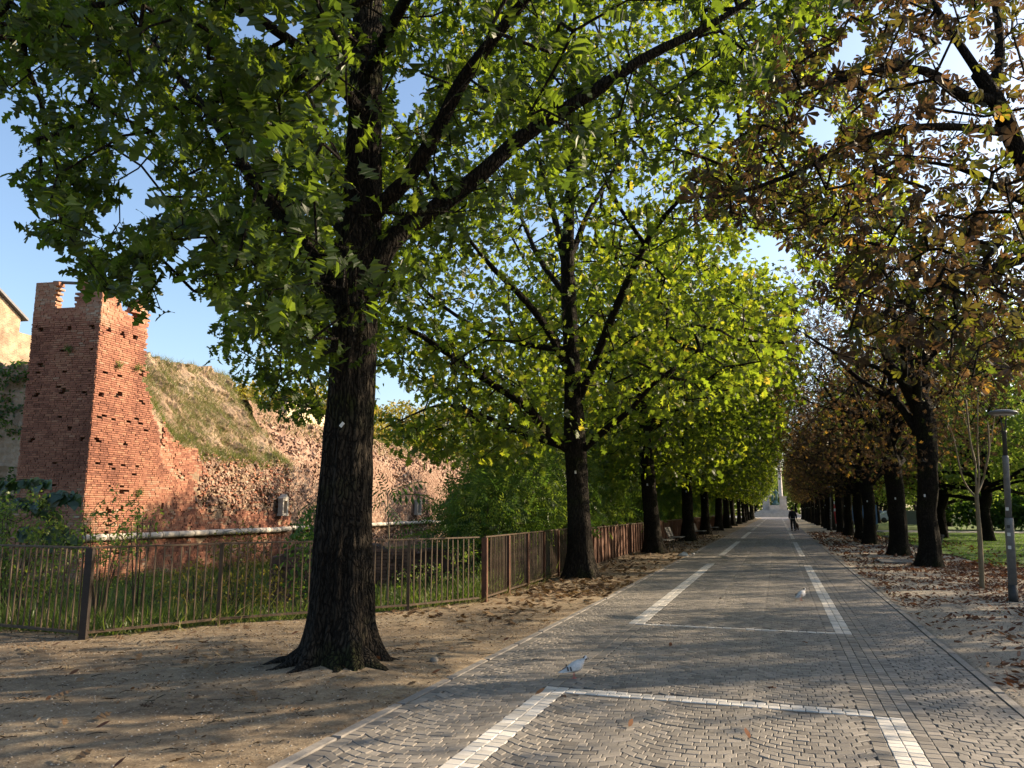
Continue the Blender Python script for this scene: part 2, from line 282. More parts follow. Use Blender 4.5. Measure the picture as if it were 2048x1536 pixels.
# ------------------------------------------------------------------ ground
ROAD_L, ROAD_R = -2.97, 1.70
FX = [(7.59, -8.13), (9.13, -7.4), (11.39, -5.62), (12.69, -4.93), (19.5, -5.05), (300, -5.0)]
OAK_Y = [7.17, 17.48, 28.3, 39.4, 49.6, 60.5, 71.0, 81.5, 92, 102.5, 113, 123.5, 134, 144.5]
def fence_dist(x, y):
    xf = np.where(y < 7.59, np.where(x < -8.13, -8.13, -1e3), np.interp(y, [q[0] for q in FX], [q[1] for q in FX]))
    return np.where(x < -8.13, np.where(y > 7.7, np.minimum(y - 7.7, 30), -1.0), xf - x)
def zg(x, y):
    x = np.asarray(x, float); y = np.asarray(y, float); d = fence_dist(x, y)
    b = 0.028 + 0.05 * (fbm(x * 0.9, y * 0.9, o=3, s=3) - 0.5) + 0.012 * (vnoise(x * 5, y * 5, s=9) - 0.5)
    for yy in OAK_Y[:6]:
        r = np.hypot(x + 4.25, y - yy); b = b + 0.10 * np.exp(-(r / 0.75) ** 2) * (1 + 0.6 * (fbm(x * 2.5, y * 2.5, s=5) - 0.5))
    b = b - 0.35 * sstep(0.1, 1.6, d) - 0.75 * sstep(2.5, 8, d) + 0.12 * sstep(0.2, 1, d) * (fbm(x * 0.7, y * 0.7, s=21) - 0.5)
    edge = np.minimum(np.abs(x - (ROAD_L - 0.05)), np.abs(x - (ROAD_R + 0.05)))
    b = np.where(edge < 0.35, b * (0.25 + 0.75 * edge / 0.35) + 0.02 * (1 - edge / 0.35), b)
    return np.where((x > ROAD_L - 0.04) & (x < ROAD_R + 0.04), -0.10, b)
gx = np.unique(np.round(np.concatenate([np.linspace(-420, -40, 26), np.linspace(-40, -10, 61), np.linspace(-10, -3.1, 80), [ROAD_L - 0.05, ROAD_L - 0.03, 0, ROAD_R + 0.03, ROAD_R + 0.05], np.linspace(1.85, 8, 60), np.linspace(8, 40, 50), np.linspace(40, 420, 24)]), 3))
gy = np.unique(np.round(np.concatenate([np.linspace(-120, -4, 20), np.linspace(-4, 3, 20), np.linspace(3, 20, 170), np.linspace(20, 60, 120), np.linspace(60, 460, 60)]), 3))
X, Y = np.meshgrid(gx, gy); Z = zg(X, Y); nx, ny = len(gx), len(gy)
V = np.stack([X, Y, Z], -1).reshape(-1, 3); i, j = np.meshgrid(np.arange(nx - 1), np.arange(ny - 1)); q = (j * nx + i).ravel()
Fq = np.stack([q, q + 1, q + nx + 1, q + nx], -1); cx, cy = V[Fq].mean(1)[:, 0], V[Fq].mean(1)[:, 1]
zone = np.clip(sstep(0.0, 0.8, fence_dist(cx, cy)) + sstep(150, 156, cy) * 0.0, 0, 1)
m, nt, nd, lk = new_mat('bare_dirt'); b = nd['Principled BSDF']; b.inputs['Roughness'].default_value = 0.95; b.inputs['Specular IOR Level'].default_value = 0.15
tc = nd.new('ShaderNodeTexCoord')
def nz(s, d=6, r=0.65):
    n = nd.new('ShaderNodeTexNoise'); n.inputs['Scale'].default_value = s; n.inputs['Detail'].default_value = d; n.inputs['Roughness'].default_value = r; lk.new(tc.outputs['Object'], n.inputs[0]); return n
n1, n2, n3 = nz(0.8, 5), nz(9, 8), nz(60, 4)
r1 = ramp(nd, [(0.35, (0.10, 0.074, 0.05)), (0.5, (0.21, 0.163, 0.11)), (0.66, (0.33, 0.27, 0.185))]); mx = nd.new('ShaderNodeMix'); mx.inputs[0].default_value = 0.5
lk.new(n1.outputs['Fac'], mx.inputs[2]); lk.new(n2.outputs['Fac'], mx.inputs[3]); lk.new(mx.outputs[0], r1.inputs[0])
r3 = ramp(nd, [(0.3, (0.5, 0.48, 0.46)), (0.55, (1, 1, 1)), (0.78, (1.5, 1.48, 1.42))]); lk.new(n3.outputs['Fac'], r3.inputs[0])
mu = nd.new('ShaderNodeMix'); mu.data_type = 'RGBA'; mu.blend_type = 'MULTIPLY'; mu.inputs[0].default_value = 0.8; lk.new(r1.outputs[0], mu.inputs[6]); lk.new(r3.outputs[0], mu.inputs[7])
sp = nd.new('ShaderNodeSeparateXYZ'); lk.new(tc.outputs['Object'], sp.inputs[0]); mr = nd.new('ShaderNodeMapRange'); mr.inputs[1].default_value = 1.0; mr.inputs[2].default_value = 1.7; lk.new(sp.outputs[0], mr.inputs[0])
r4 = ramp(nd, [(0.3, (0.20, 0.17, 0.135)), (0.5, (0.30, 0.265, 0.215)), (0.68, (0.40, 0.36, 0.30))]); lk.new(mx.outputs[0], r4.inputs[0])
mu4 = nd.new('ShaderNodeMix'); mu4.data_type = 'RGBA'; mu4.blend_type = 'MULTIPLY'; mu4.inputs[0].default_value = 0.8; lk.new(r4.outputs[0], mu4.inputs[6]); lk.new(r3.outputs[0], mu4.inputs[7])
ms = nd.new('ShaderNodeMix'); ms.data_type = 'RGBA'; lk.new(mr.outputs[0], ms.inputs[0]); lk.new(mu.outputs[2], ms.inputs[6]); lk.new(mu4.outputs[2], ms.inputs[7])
r2 = ramp(nd, [(0.35, (0.045, 0.055, 0.02)), (0.6, (0.09, 0.09, 0.035)), (0.75, (0.15, 0.12, 0.07))]); lk.new(mx.outputs[0], r2.inputs[0])
at2 = nd.new('ShaderNodeAttribute'); at2.attribute_name = 'tint'; m5 = nd.new('ShaderNodeMix'); m5.data_type = 'RGBA'
lk.new(at2.outputs['Fac'], m5.inputs[0]); lk.new(ms.outputs[2], m5.inputs[6]); lk.new(r2.outputs[0], m5.inputs[7]); lk.new(m5.outputs[2], b.inputs['Base Color'])
bp = nd.new('ShaderNodeBump'); bp.inputs['Strength'].default_value = 0.8; bp.inputs['Distance'].default_value = 0.02; n5 = nz(35, 10, 0.75); lk.new(n5.outputs['Fac'], bp.inputs['Height']); lk.new(bp.outputs[0], b.inputs['Normal'])
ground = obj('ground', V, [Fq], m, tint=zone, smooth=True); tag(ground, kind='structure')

# ------------------------------------------------------------------ road of cobbles
rv = MB(); YN = 46.0
rv.add([(ROAD_L - 0.03, -8, 0.0215), (ROAD_R + 0.03, -8, 0.0215), (ROAD_R + 0.03, YN, 0.0215), (ROAD_L - 0.03, YN, 0.0215)], [(0, 1, 2, 3)])
road = rv.build('road', M['joint']); tag(road, kind='structure')
m, nt, nd, lk = new_mat('far_cobbles'); b = nd['Principled BSDF']; tc = nd.new('ShaderNodeTexCoord'); b.inputs['Roughness'].default_value = 0.65
vo = nd.new('ShaderNodeTexVoronoi'); vo.inputs['Scale'].default_value = 10; lk.new(tc.outputs['Object'], vo.inputs[0]); vd = nd.new('ShaderNodeTexVoronoi'); vd.feature = 'DISTANCE_TO_EDGE'; vd.inputs['Scale'].default_value = 10; lk.new(tc.outputs['Object'], vd.inputs[0])
r = ramp(nd, [(0.0, (0.11, 0.097, 0.094)), (1, (0.22, 0.19, 0.18))]); lk.new(vo.outputs['Color'], r.inputs[0]); r2 = ramp(nd, [(0.02, (0.4, 0.4, 0.4)), (0.08, (1, 1, 1))]); lk.new(vd.outputs['Distance'], r2.inputs[0])
mu = nd.new('ShaderNodeMix'); mu.data_type = 'RGBA'; mu.blend_type = 'MULTIPLY'; mu.inputs[0].default_value = 1; lk.new(r.outputs[0], mu.inputs[6]); lk.new(r2.outputs[0], mu.inputs[7]); lk.new(mu.outputs[2], b.inputs['Base Color'])
bp = nd.new('ShaderNodeBump'); bp.inputs['Distance'].default_value = 0.01; lk.new(r2.outputs[0], bp.inputs['Height']); lk.new(bp.outputs[0], b.inputs['Normal'])
fp = MB(); fp.add([(ROAD_L - 0.03, YN, 0.027), (ROAD_R + 0.03, YN, 0.027), (ROAD_R + 0.03, 163, 0.027), (ROAD_L - 0.03, 163, 0.027)], [(0, 1, 2, 3)]); fp.build('far_paving', m, road)
sq = MB(); sq.add([(-60, 163, 0.06), (60, 163, 0.06), (60, 215, 0.06), (-60, 215, 0.06)], [(0, 1, 2, 3)]); o = sq.build('square_paving', mat('square_stone', [(0.3, (0.34, 0.31, 0.28)), (0.7, (0.45, 0.42, 0.38))], 3, 0.8, 0.1)); tag(o, kind='structure')

WL, WR = (-2.07, -1.845), (0.625, 0.825)
BAYS = [(-8.0, 6.84, 2), (11.10, 24.15, 1), (28.6, 41.2, 1), (45.9, 58.6, 1), (63.2, 76, 1), (80.5, 93.4, 1), (97.8, 110.6, 1), (115, 128, 1), (132.5, 145.5, 1)]
dark, white = [], []
def arcs(x0, x1, y0, y1):
    xc, w = (x0 + x1) / 2, x1 - x0; R = w * 0.74; tm = math.asin(w / 2 / R); s = 0.088; n = int((y1 - y0) / s); k = max(5, round(2 * tm * R / 0.098))
    for c in range(n):
        yb = y0 + c * s; e = np.linspace(-tm, tm, k + 1); st = 2 * tm / k
        e[1:-1] += rng.uniform(-0.2, 0.2, k - 1) * st + (st * 0.5 if c % 2 else 0) - st * 0.25; wob = rng.uniform(-0.006, 0.006); e[0] -= st * (0.22 if c % 2 else -0.10); e[-1] += st * (-0.06 if c % 2 else 0.26)
        for a, b_ in zip(e[:-1], e[1:]):
            qd = []
            for th, up in ((a, 0), (b_, 0), (b_, 1), (a, 1)):
                x = xc + R * math.sin(th); yy = yb - R * math.cos(th) + R * math.cos(tm) + wob
                if up: x -= 0.25 * s * math.cos(th) * math.sin(th); yy += s - 0.05 * s * abs(math.sin(th))
                qd.append((x, yy))
            dark.append(qd)
def rows(x0, x1, y0, y1, n, lst, ln=0.10, cross=False):
    for r_ in range(n):
        if not cross:
            a, b_ = x0 + (x1 - x0) * r_ / n, x0 + (x1 - x0) * (r_ + 1) / n; yy = y0 + rng.uniform(0, 0.03)
            while yy < y1 - 0.03:
                l = min(ln * rng.uniform(0.82, 1.2), y1 - yy); lst.append([(a, yy), (b_, yy), (b_, yy + l), (a, yy + l)]); yy += l
        else:
            a, b_ = y0 + (y1 - y0) * r_ / n, y0 + (y1 - y0) * (r_ + 1) / n; x = x0 + rng.uniform(0, 0.03)
            while x < x1 - 0.03:
                l = min(ln * rng.uniform(0.8, 1.25), x1 - x); lst.append([(x, a), (x + l, a), (x + l, b_), (x, b_)]); x += l
Y0 = 2.6
arcs(-2.86, WL[0], Y0, YN)
for k in range(3): arcs(WL[1] + k * 0.787, WL[1] + (k + 1) * 0.787, Y0, YN)
arcs(1.02, 1.61, Y0, YN)
rows(-2.965, -2.86, Y0, YN, 1, dark); rows(0.52, WR[0], Y0, YN, 1, dark); rows(WR[1], 1.02, Y0, YN, 2, dark); rows(1.61, 1.695, Y0, YN, 1, dark)
bands = []; prev = None
for (a, b_, n) in BAYS:
    for W in (WL, WR): rows(W[0], W[1], max(a, Y0), b_, 2, white, 0.095)
    if prev is not None:
        for W in (WL, WR): rows(W[0], W[1], prev, min(a, YN), 2, dark) if prev < YN else None
    prev = b_
    for yy, first in ((a, True), (b_, False)):
        if yy < Y0: continue
        h = 0.09 * (n if not first else 1); y0_, y1_ = (yy, yy + h) if first else (yy - h, yy)
        if not first and n == 2: y0_, y1_ = yy, yy + h
        rows(WL[1] if n == 1 else WL[0], WR[0] if n == 1 else WR[0], y0_, y1_, n if not first else 1, white, 0.10, True); bands.append((y0_, y1_))
dark = np.array(dark); cen = dark.mean(1); keep = np.ones(len(dark), bool)
for y0_, y1_ in bands: keep &= ~((cen[:, 1] > y0_ - 0.045) & (cen[:, 1] < y1_ + 0.045) & (cen[:, 0] > WL[0]) & (cen[:, 0] < WR[0]))
dark = dark[keep]; white = np.array(white)
def stones(Q, gap=0.0042, hi_y=15.0, ztop=0.03):
    n = len(Q); Q = Q + rng.uniform(-0.003, 0.003, Q.shape); c = Q.mean(1, keepdims=True); L = np.linalg.norm(Q - c, axis=2, keepdims=True)
    o1 = c + (Q - c) * (1 - gap * 0.9 / L); o2 = c + (Q - c) * (1 - (gap + 0.006) / L)
    slope = rng.normal(0, 0.011, (n, 1, 2)); zt = ztop + rng.normal(0, 0.0013, (n, 1)) + ((Q - c) * slope).sum(2)
    z3 = lambda P, z: np.concatenate([P, z[..., None]], 2)
    base = z3(o1, np.full((n, 4), -0.004)); mid = z3(o1, zt - 0.003); top = z3(o2, zt)
    VV = np.concatenate([base, mid, top], 1)
    f = np.array([[8, 9, 10, 11]] + [[a, (a + 1) % 4, 4 + (a + 1) % 4, 4 + a] for a in range(4)] + [[4 + a, 4 + (a + 1) % 4, 8 + (a + 1) % 4, 8 + a] for a in range(4)])
    return VV, f, c[:, 0]
def lay(Q, name, mat_, n_single):
    VV, f, c = stones(Q); px, py, w = proj(np.c_[c, np.full(len(c), 0.03)]); inv = (w > 0.5) & (px > 5) & (px < 2043) & (py > 10) & (py < 1528)
    rank = np.where(inv, w, 1e9); order = np.argsort(rank); single = order[:n_single]; tint = np.clip(rng.normal(0.5, 0.22, len(c)), 0, 1)
    far = np.ones(len(c), bool); far[single] = False; far &= (c[:, 1] > 3.2)
    k = np.where(far)[0]; FF = (f[None] + (np.arange(len(k)) * 12)[:, None, None]).reshape(-1, 4)
    o = obj(name + 's', VV[k].reshape(-1, 3), [FF], mat_, road, np.repeat(tint[k], 9)); o['kind'] = 'stuff'
    for s_ in single:
        v = VV[s_] - np.array([c[s_, 0], c[s_, 1], 0]); obj(name, v, [f], mat_, road, np.full(9, tint[s_]), loc=(c[s_, 0], c[s_, 1], 0))
lay(dark, 'cobble', M['cobble'], 300)
near = white[white.mean(1)[:, 1] < 62]; lay(near, 'white_cobble', M['white_cobble'], 200)
fw = MB()
for (a, b_, n) in BAYS[4:]:
    for W in (WL, WR): fw.add([(W[0], a, 0.033), (W[1], a, 0.033), (W[1], b_, 0.033), (W[0], b_, 0.033)], [(0, 1, 2, 3)])
fw.build('marking_line', M['white_cobble'], road)
ks = []
for k in range(4):
    mb = MB(); mb.box((0, 0, 0), (0.075, 0.985, 0.12), None, 0.96); me = mb.mesh('kerb_stone', M['kerb']); ks.append(me)
for sx, x in ((-1, ROAD_L - 0.045), (1, ROAD_R + 0.045)):
    for k in range(95):
        yy = 2.5 + k; o = link('kerb_stone', ks[k % 4], road, loc=(x + rng.normal(0, 0.003), yy, -0.022 + rng.normal(0, 0.003))); o.rotation_euler = (rng.normal(0, 0.003), rng.normal(0, 0.01), rng.normal(0, 0.004))

# lawn and park path on the right
ly, lx = np.meshgrid(np.linspace(25.5, 60, 60), np.linspace(5.6, 60, 60), indexing='ij'); Lx = lx + 0.6 * (fbm(ly * 0.5, lx * 0.1, s=4) - 0.5) * (lx < 7) - 0.0; Ly = ly - 1.6 * (fbm(lx * 0.35, ly * 0.2, s=8)) * (ly < 28)
V = np.stack([Lx, Ly, zg(Lx, Ly) + 0.03], -1).reshape(-1, 3); i, j = np.meshgrid(np.arange(59), np.arange(59)); q = (j * 60 + i).ravel()
lawn = obj('lawn', V, [np.stack([q, q + 1, q + 61, q + 60], -1)], mat('lawn_soil', [(0.3, (0.05, 0.09, 0.018)), (0.7, (0.10, 0.15, 0.03))], 3, 0.95, 0.5, 40)); tag(lawn, kind='structure')
pm = MB(); pm.add([(7, 60.5, 0.07), (80, 60.5, 0.07), (80, 66, 0.07), (7, 66, 0.07)], [(0, 1, 2, 3)]); o = pm.build('park_path', mat('path_gravel', [(0.3, (0.28, 0.26, 0.23)), (0.7, (0.4, 0.37, 0.33))], 20, 0.9, 0.3)); tag(o, kind='structure')
ly, lx = np.meshgrid(np.linspace(66.5, 160, 40), np.linspace(6, 90, 40), indexing='ij')
V = np.stack([lx, ly, zg(lx, ly) + 0.04], -1).reshape(-1, 3); i, j = np.meshgrid(np.arange(39), np.arange(39)); q = (j * 40 + i).ravel()
o = obj('far_lawn', V, [np.stack([q, q + 1, q + 41, q + 40], -1)], lawn.data.materials[0]); tag(o, kind='structure')

# ------------------------------------------------------------------ fence
def zf(p): return float(zg(np.array([p[0]]), np.array([p[1]]))[0])
bar_me = MB().box((0, 0, 0.5), (0.016, 0.016, 1.0)).mesh('bar', M['rail'])
def railing(name, label, pts, posts, gap, dark_posts=()):
    root = empty(name, (pts[0][0], pts[0][1], 0)); tag(root, label, 'fence')
    L = lambda p: (p[0] - pts[0][0], p[1] - pts[0][1])
    for a, b_ in zip(pts[:-1], pts[1:]):
        a = np.array(a); b_ = np.array(b_); ln = np.linalg.norm(b_ - a); ang = math.atan2(b_[1] - a[1], b_[0] - a[0]); mid = (a + b_) / 2
        for nm, zz, hh in (('top_rail', 1.135, 0.022), ('bottom_rail', 0.115, 0.03)):
            MB().box((0, 0, 0), (ln, 0.045, hh)).build(nm, M['rail'], root, loc=(*L(mid), zz), rotz=ang)
        n = int(ln / gap)
        for k in range(1, n):
            p = a + (b_ - a) * k / n; o = link('bar', bar_me, root, loc=(*L(p), 0.125)); o.rotation_euler = (rng.normal(0, 0.006), rng.normal(0, 0.006), ang)
    for k, p in enumerate(posts):
        dk = k in dark_posts; w = 0.085 if dk else 0.05
        MB().box((0, 0, 0.52), (w, w, 1.22)).build('post', M['post_dark'] if dk else M['rail'], root, loc=(*L(p), 0.0), rotz=0.4)
    return root
A = [(-14.5, 8.05), (-9.71, 7.74), (-8.13, 7.59), (-7.4, 9.13), (-5.62, 11.39), (-4.93, 12.69)]
railing('railing', 'rusty brown metal railing of thin upright bars along the dirt beside the big front oak', A, [(-12.0, 7.9), (-8.13, 7.59), (-7.4, 9.13), (-6.5, 10.27), (-5.62, 11.39)], 0.112, (1,))
B = [(-4.88, 12.86), (-5.05, 19.4)]
root = railing('railing', 'straight rusty barred railing with dense bars running back past the second oak', B, [], 0.085)
for k in range(6):
    t = k / 5; p = np.array(B[0]) * (1 - t) + np.array(B[1]) * t; MB().box((0, 0, 0.52), (0.10, 0.06, 1.2)).build('post', M['rust'], root, loc=(p[0] - B[0][0], p[1] - B[0][1], 0))
root = empty('panel_fence', (-5.05, 19.5, 0)); tag(root, 'solid rusty steel panel fence with upright ribs receding behind the left oaks', 'fence')
pan = MB(); pan.box((0, 0, 0.58), (0.012, 1.96, 0.98)); pan_me = pan.mesh('panel', M['rust']); rib_me = MB().box((0, 0, 0.58), (0.05, 0.035, 1.0)).mesh('rib', M['rust']); pst_me = MB().box((0, 0, 0.55), (0.08, 0.06, 1.2)).mesh('post', M['rust']); cap_me = MB().box((0, 0, 1.10), (0.07, 2.0, 0.03)).mesh('top_rail', M['rail']); bot_me = MB().box((0, 0, 0.06), (0.06, 2.0, 0.05)).mesh('bottom_rail', M['rail'])
for k in range(32):
    yy = 1 + 2 * k
    link('panel', pan_me, root, loc=(0, yy, 0)); link('top_rail', cap_me, root, loc=(0, yy, 0)); link('bottom_rail', bot_me, root, loc=(0, yy, 0)); link('post', pst_me, root, loc=(0.0, yy - 1, 0))
    for q in (-0.5, 0, 0.5): link('rib', rib_me, root, loc=(0.02, yy + q, 0))

# ------------------------------------------------------------------ brick tower and bastion
C0 = gp(162, 1078, 0.6); C0[2] = 0
def dirv(az): return np.array([math.sin(math.radians(az)), math.cos(math.radians(az)), 0])
D1 = dirv(-5); N1 = np.array([D1[1], -D1[0], 0]); D2 = dirv(-98); N2 = np.array([-D2[1], D2[0], 0])
if N2[1] > 0: N2 = -N2
def vz(px, py, P):
    d = ray(px, py); return EYE + d[2] * math.hypot(P[0], P[1]) / math.hypot(d[0], d[1])
def on_line(px, P, d):
    r_ = ray(px, 1020); s = np.linalg.solve(np.array([[r_[0], -d[0]], [r_[1], -d[1]]]), P[:2]); return s[1]
BOXF = np.array([[3, 2, 1, 0], [4, 5, 6, 7], [0, 1, 5, 4], [1, 2, 6, 5], [2, 3, 7, 6], [3, 0, 4, 7]])
def brick_boxes(org, d, n, U, Zc, Lh, depth_in, proud, hh, tint):
    """arrays of bricks on a wall plane: centre u, z, half length; returns (N,8,3)"""
    N = len(U); out = np.zeros((N, 8, 3)); k = 0; up = np.array([0, 0, 1.0])
    for sz in (-1, 1):
        for su, sn in ((-1, -1), (1, -1), (1, 1), (-1, 1)):
            off = np.where(sn > 0, proud, -depth_in)
            out[:, k] = org + (U + su * Lh)[:, None] * d + off[:, None] * n + (Zc + sz * hh)[:, None] * up; k += 1
    return out
def brick_grid(u0, u1, z0, z1, keep, L=0.245, H=0.079):
    U = []; Zs = []; Ls = []
    for r_ in range(int((z1 - z0) / H)):
        z = z0 + (r_ + 0.5) * H; u = u0 - (0.12 if r_ % 2 else 0) - rng.uniform(0, 0.03)
        while u < u1:
            l = L * rng.uniform(0.75, 1.12) * (0.5 if rng.random() < 0.18 else 1); a, b_ = max(u, u0), min(u + l, u1)
            if b_ - a > 0.04: U.append((a + b_) / 2); Zs.append(z); Ls.append((b_ - a) / 2 - 0.008)
            u += l
    U, Zs, Ls = map(np.array, (U, Zs, Ls)); k = keep(U, Zs); return U[k], Zs[k], Ls[k]
def emit_bricks(root, boxes, tint, mat_, n_single, name='brick'):
    c = boxes.mean(1); px, py, w = proj(c); vis = (w > 1) & (px > 8) & (px < 2040) & (py > 8) & (py < 1085); lens = np.linalg.norm(boxes[:, 1] - boxes[:, 0], axis=1) / w
    order = np.argsort(np.where(vis, -lens, 9)); single = order[:n_single]; rest = np.setdiff1d(np.arange(len(c)), single); base = np.array(root.location) if root else np.zeros(3)
    FF = (BOXF[None] + (np.arange(len(rest)) * 8)[:, None, None]).reshape(-1, 4)
    o = obj(name + 's', (boxes[rest] - base).reshape(-1, 3), [FF], mat_, root, np.repeat(tint[rest], 6)); o['kind'] = 'stuff'
    for s_ in single: obj(name, boxes[s_] - c[s_], [BOXF], mat_, root, np.full(6, tint[s_]), loc=tuple(c[s_] - base))
tower = empty('ruined_tower', tuple(C0)); tag(tower, 'tall ruined red brick tower stub with an open window gap at its jagged top', 'tower')
ZB = -1.6; hpx = lambda px, py: 1024 + (px - 1024) * (8636 + 1020) / (8636 + py); WLF = on_line(hpx(72, 575), C0, D2); WRF = on_line(hpx(298, 620), C0, D1); kR = WRF / 3.3
cornerz = vz(197, 583, C0)
Pl = C0 + D2 * WLF
zt_l = vz(75, 565, Pl); zt_m = vz(170, 560, C0 + D2 * 0.5); zgap = vz(135, 612, C0 + D2 * 1.2)
def keep_left(u, z):
    f = u / WLF; top = np.where(f < 0.30, zt_m - 0.02, zt_l - 0.05); top = np.where((f > 0.335) & (f < 0.68), zgap + (f < 0.42) * (0.42 - f) * 9, top); top = np.where(f < 0.06, cornerz + 0.12, top)
    top = np.where((f >= 0.30) & (f <= 0.335), zgap + 1.0, top)
    return (z < top + rng.uniform(-0.04, 0.04, len(u))) & (u > -0.001)
zr1, zr2, zr3 = vz(215, 590, C0 + D1 * 0.9), vz(245, 632, C0 + D1 * 1.9), vz(280, 602, C0 + D1 * 2.8)
def keep_right(u, z):
    top = np.interp(u / kR, [0, 0.5, 0.9, 1.25, 1.35, 1.75, 1.95, 2.4, 2.8, 3.3], [cornerz + 0.1, zr1 + 0.2, zr1 + 0.05, zr1 - 0.3, zr2 + 0.15, zr2, zr2 + 0.05, zr3 - 0.2, zr3, zr3 - 0.1])
    lim = np.interp(z, [-2, 3.6, 5.5, 6.5, 7.3, 9.9], [9, 4.1, WRF + .6, WRF + .25, WRF, WRF]) + 0.5 * (vnoise(u * 0 + z * 2.1, z * 3) - 0.5) * (z < 7)
    return (z < top + rng.uniform(-0.05, 0.05, len(u))) & (u < lim)
holes = []
def hole_mask(U, Zs, us, zs):
    k = np.ones(len(U), bool)
    for z in zs:
        for u in us:
            if rng.random() < .28: continue
            uu, zz = u + rng.uniform(-0.06, 0.06), z; k &= ~((np.abs(U - uu) < 0.085) & (np.abs(Zs - zz) < 0.052))
    return k
zrow = [8.2 - 0.82 * k for k in range(11)]
allb = []; allt = []; mort = []
for d, n, Wd, kf, us in ((D2, N2, WLF, keep_left, (0.3, WLF * .47, WLF * .85)), (D1, N1, 4.4, keep_right, (0.4, 1.1, 1.8, 2.5))):
    U, Zs, Ls = brick_grid(0, Wd, ZB, 10.3, kf); hm = hole_mask(U, Zs, us, zrow); U, Zs, Ls = U[hm], Zs[hm], Ls[hm]
    miss = (fbm(U * 1.7 + 40, Zs * 2.2, s=31) > 0.76) | (rng.random(len(U)) < 0.004); U, Zs, Ls = U[~miss], Zs[~miss], Ls[~miss]
    proud = 0.012 + rng.normal(0, 0.008, len(U)) + 0.03 * (fbm(U * 1.1, Zs * 1.1, s=12) - 0.5); top = Zs > 8.5
    din = np.where(top, 0.28, 0.22); t = np.clip(0.30 + 0.9 * (fbm(U * 0.7 + 9, Zs * 0.8, s=5) - 0.5) + rng.normal(0, 0.14, len(U)) + 0.3 * sstep(8.1, 8.8, Zs) + 0.3 * sstep(3.4, 2.2, Zs), 0, 1)
    bx = brick_boxes(C0, d, n, U, Zs, Ls, din, proud, np.where(top, 0.037, 0.0305), t); allb.append(bx); allt.append(t)
    sk = ~top; mq = brick_boxes(C0, d, n, U[sk], Zs[sk], Ls[sk] + 0.0105, np.full(sk.sum(), 0.16), np.full(sk.sum(), -0.03), 0.0405, t)[:, [2, 3, 7, 6]]; mort.append(mq)
emit_bricks(tower, np.concatenate(allb), np.concatenate(allt), M['brick'], 300)
mq = np.concatenate(mort) - C0; o = obj('mortar', mq.reshape(-1, 3), [np.arange(len(mq) * 4).reshape(-1, 4)], M['mortar'], tower); o['kind'] = 'stuff'
# core body behind the brick skin
cb = MB(); ins = 0.2; q0 = D2 * ins - N2 * 0 + D1 * ins; P = [q0, D2 * (WLF - 0.05) + D1 * ins, D2 * (WLF - 0.05) + D1 * (WRF - .15), D2 * ins + D1 * (WRF - .15)]
zc_ = 8.55
cb.add([tuple(p + np.array([0, 0, ZB])) for p in P] + [tuple(p + np.array([0, 0, zc_ + 0.0])) for p in P], [(3, 2, 1, 0), (4, 5, 6, 7), (0, 1, 5, 4), (1, 2, 6, 5), (2, 3, 7, 6), (3, 0, 4, 7)]); cb.build('core', M['rubble'], tower)
bm_ = MB(); p0 = D2 * WLF * .28; p1 = D2 * WLF * .8; bm_.tube([tuple(p0 - N2 * 0.2 + np.array([0, 0, zt_m - 0.03])), tuple(p1 - N2 * 0.2 + np.array([0, 0, zt_l + 0.03]))], 0.06, 6); bm_.build('beam', M['bench_wood'], tower)

def ruin_wall(name, label, org, d, n, s0, s1, z0, zb_f, zr_f, slope, rough_f, gs, gz, material, batter=0.05):
    root = empty(name, tuple(org)); tag(root, label, 'wall'); S, Zp = np.meshgrid(np.linspace(s0, s1, gs), np.linspace(0, 1, gz), indexing='ij')
    zb = zb_f(S); zr = zr_f(S); Zz = z0 + (zr - z0) * Zp; off = batter * (Zz - z0) + np.maximum(0, Zz - zb) * slope
    rf = rough_f(S, Zz); off = off + rf * (fbm(S * 1.3, Zz * 1.5, s=3, o=5) - 0.42) * 1.0 + rf * 0.35 * (fbm(S * 5, Zz * 5, s=14, o=3) - 0.5); Zz = Zz + (Zp == 1) * 0.5 * (fbm(S * 1.5, S * 0, s=8) - 0.5)
    P = S[..., None] * d + (-off)[..., None] * n + Zz[..., None] * np.array([0, 0, 1.0]); V = P.reshape(-1, 3); i, j = np.meshgrid(np.arange(gs - 1), np.arange(gz - 1), indexing='ij'); q = (i * gz + j).ravel()
    F = np.stack([q, q + gz, q + gz + 1, q + 1], -1)
    back = P[:, -1] - n * 1.2; foot = back - n * 2; foot[:, 2] = z0; nb = len(V); V = np.vstack([V, back, foot]); i2 = np.arange(gs - 1); F2 = np.vstack([np.stack([i2 * gz + gz - 1, (i2 + 1) * gz + gz - 1, nb + i2 + 1, nb + i2], -1), np.stack([nb + i2, nb + i2 + 1, nb + gs + i2 + 1, nb + gs + i2], -1)])
    tint = np.clip(0.4 + (fbm(S * 0.6, Zz * 0.8, s=6) - 0.5), 0, 1)[:-1, :-1].ravel()
    obj('wall_face', V, [np.vstack([F, F2])], material, root, np.concatenate([tint, np.full(len(F2), 0.5)])); return root, P
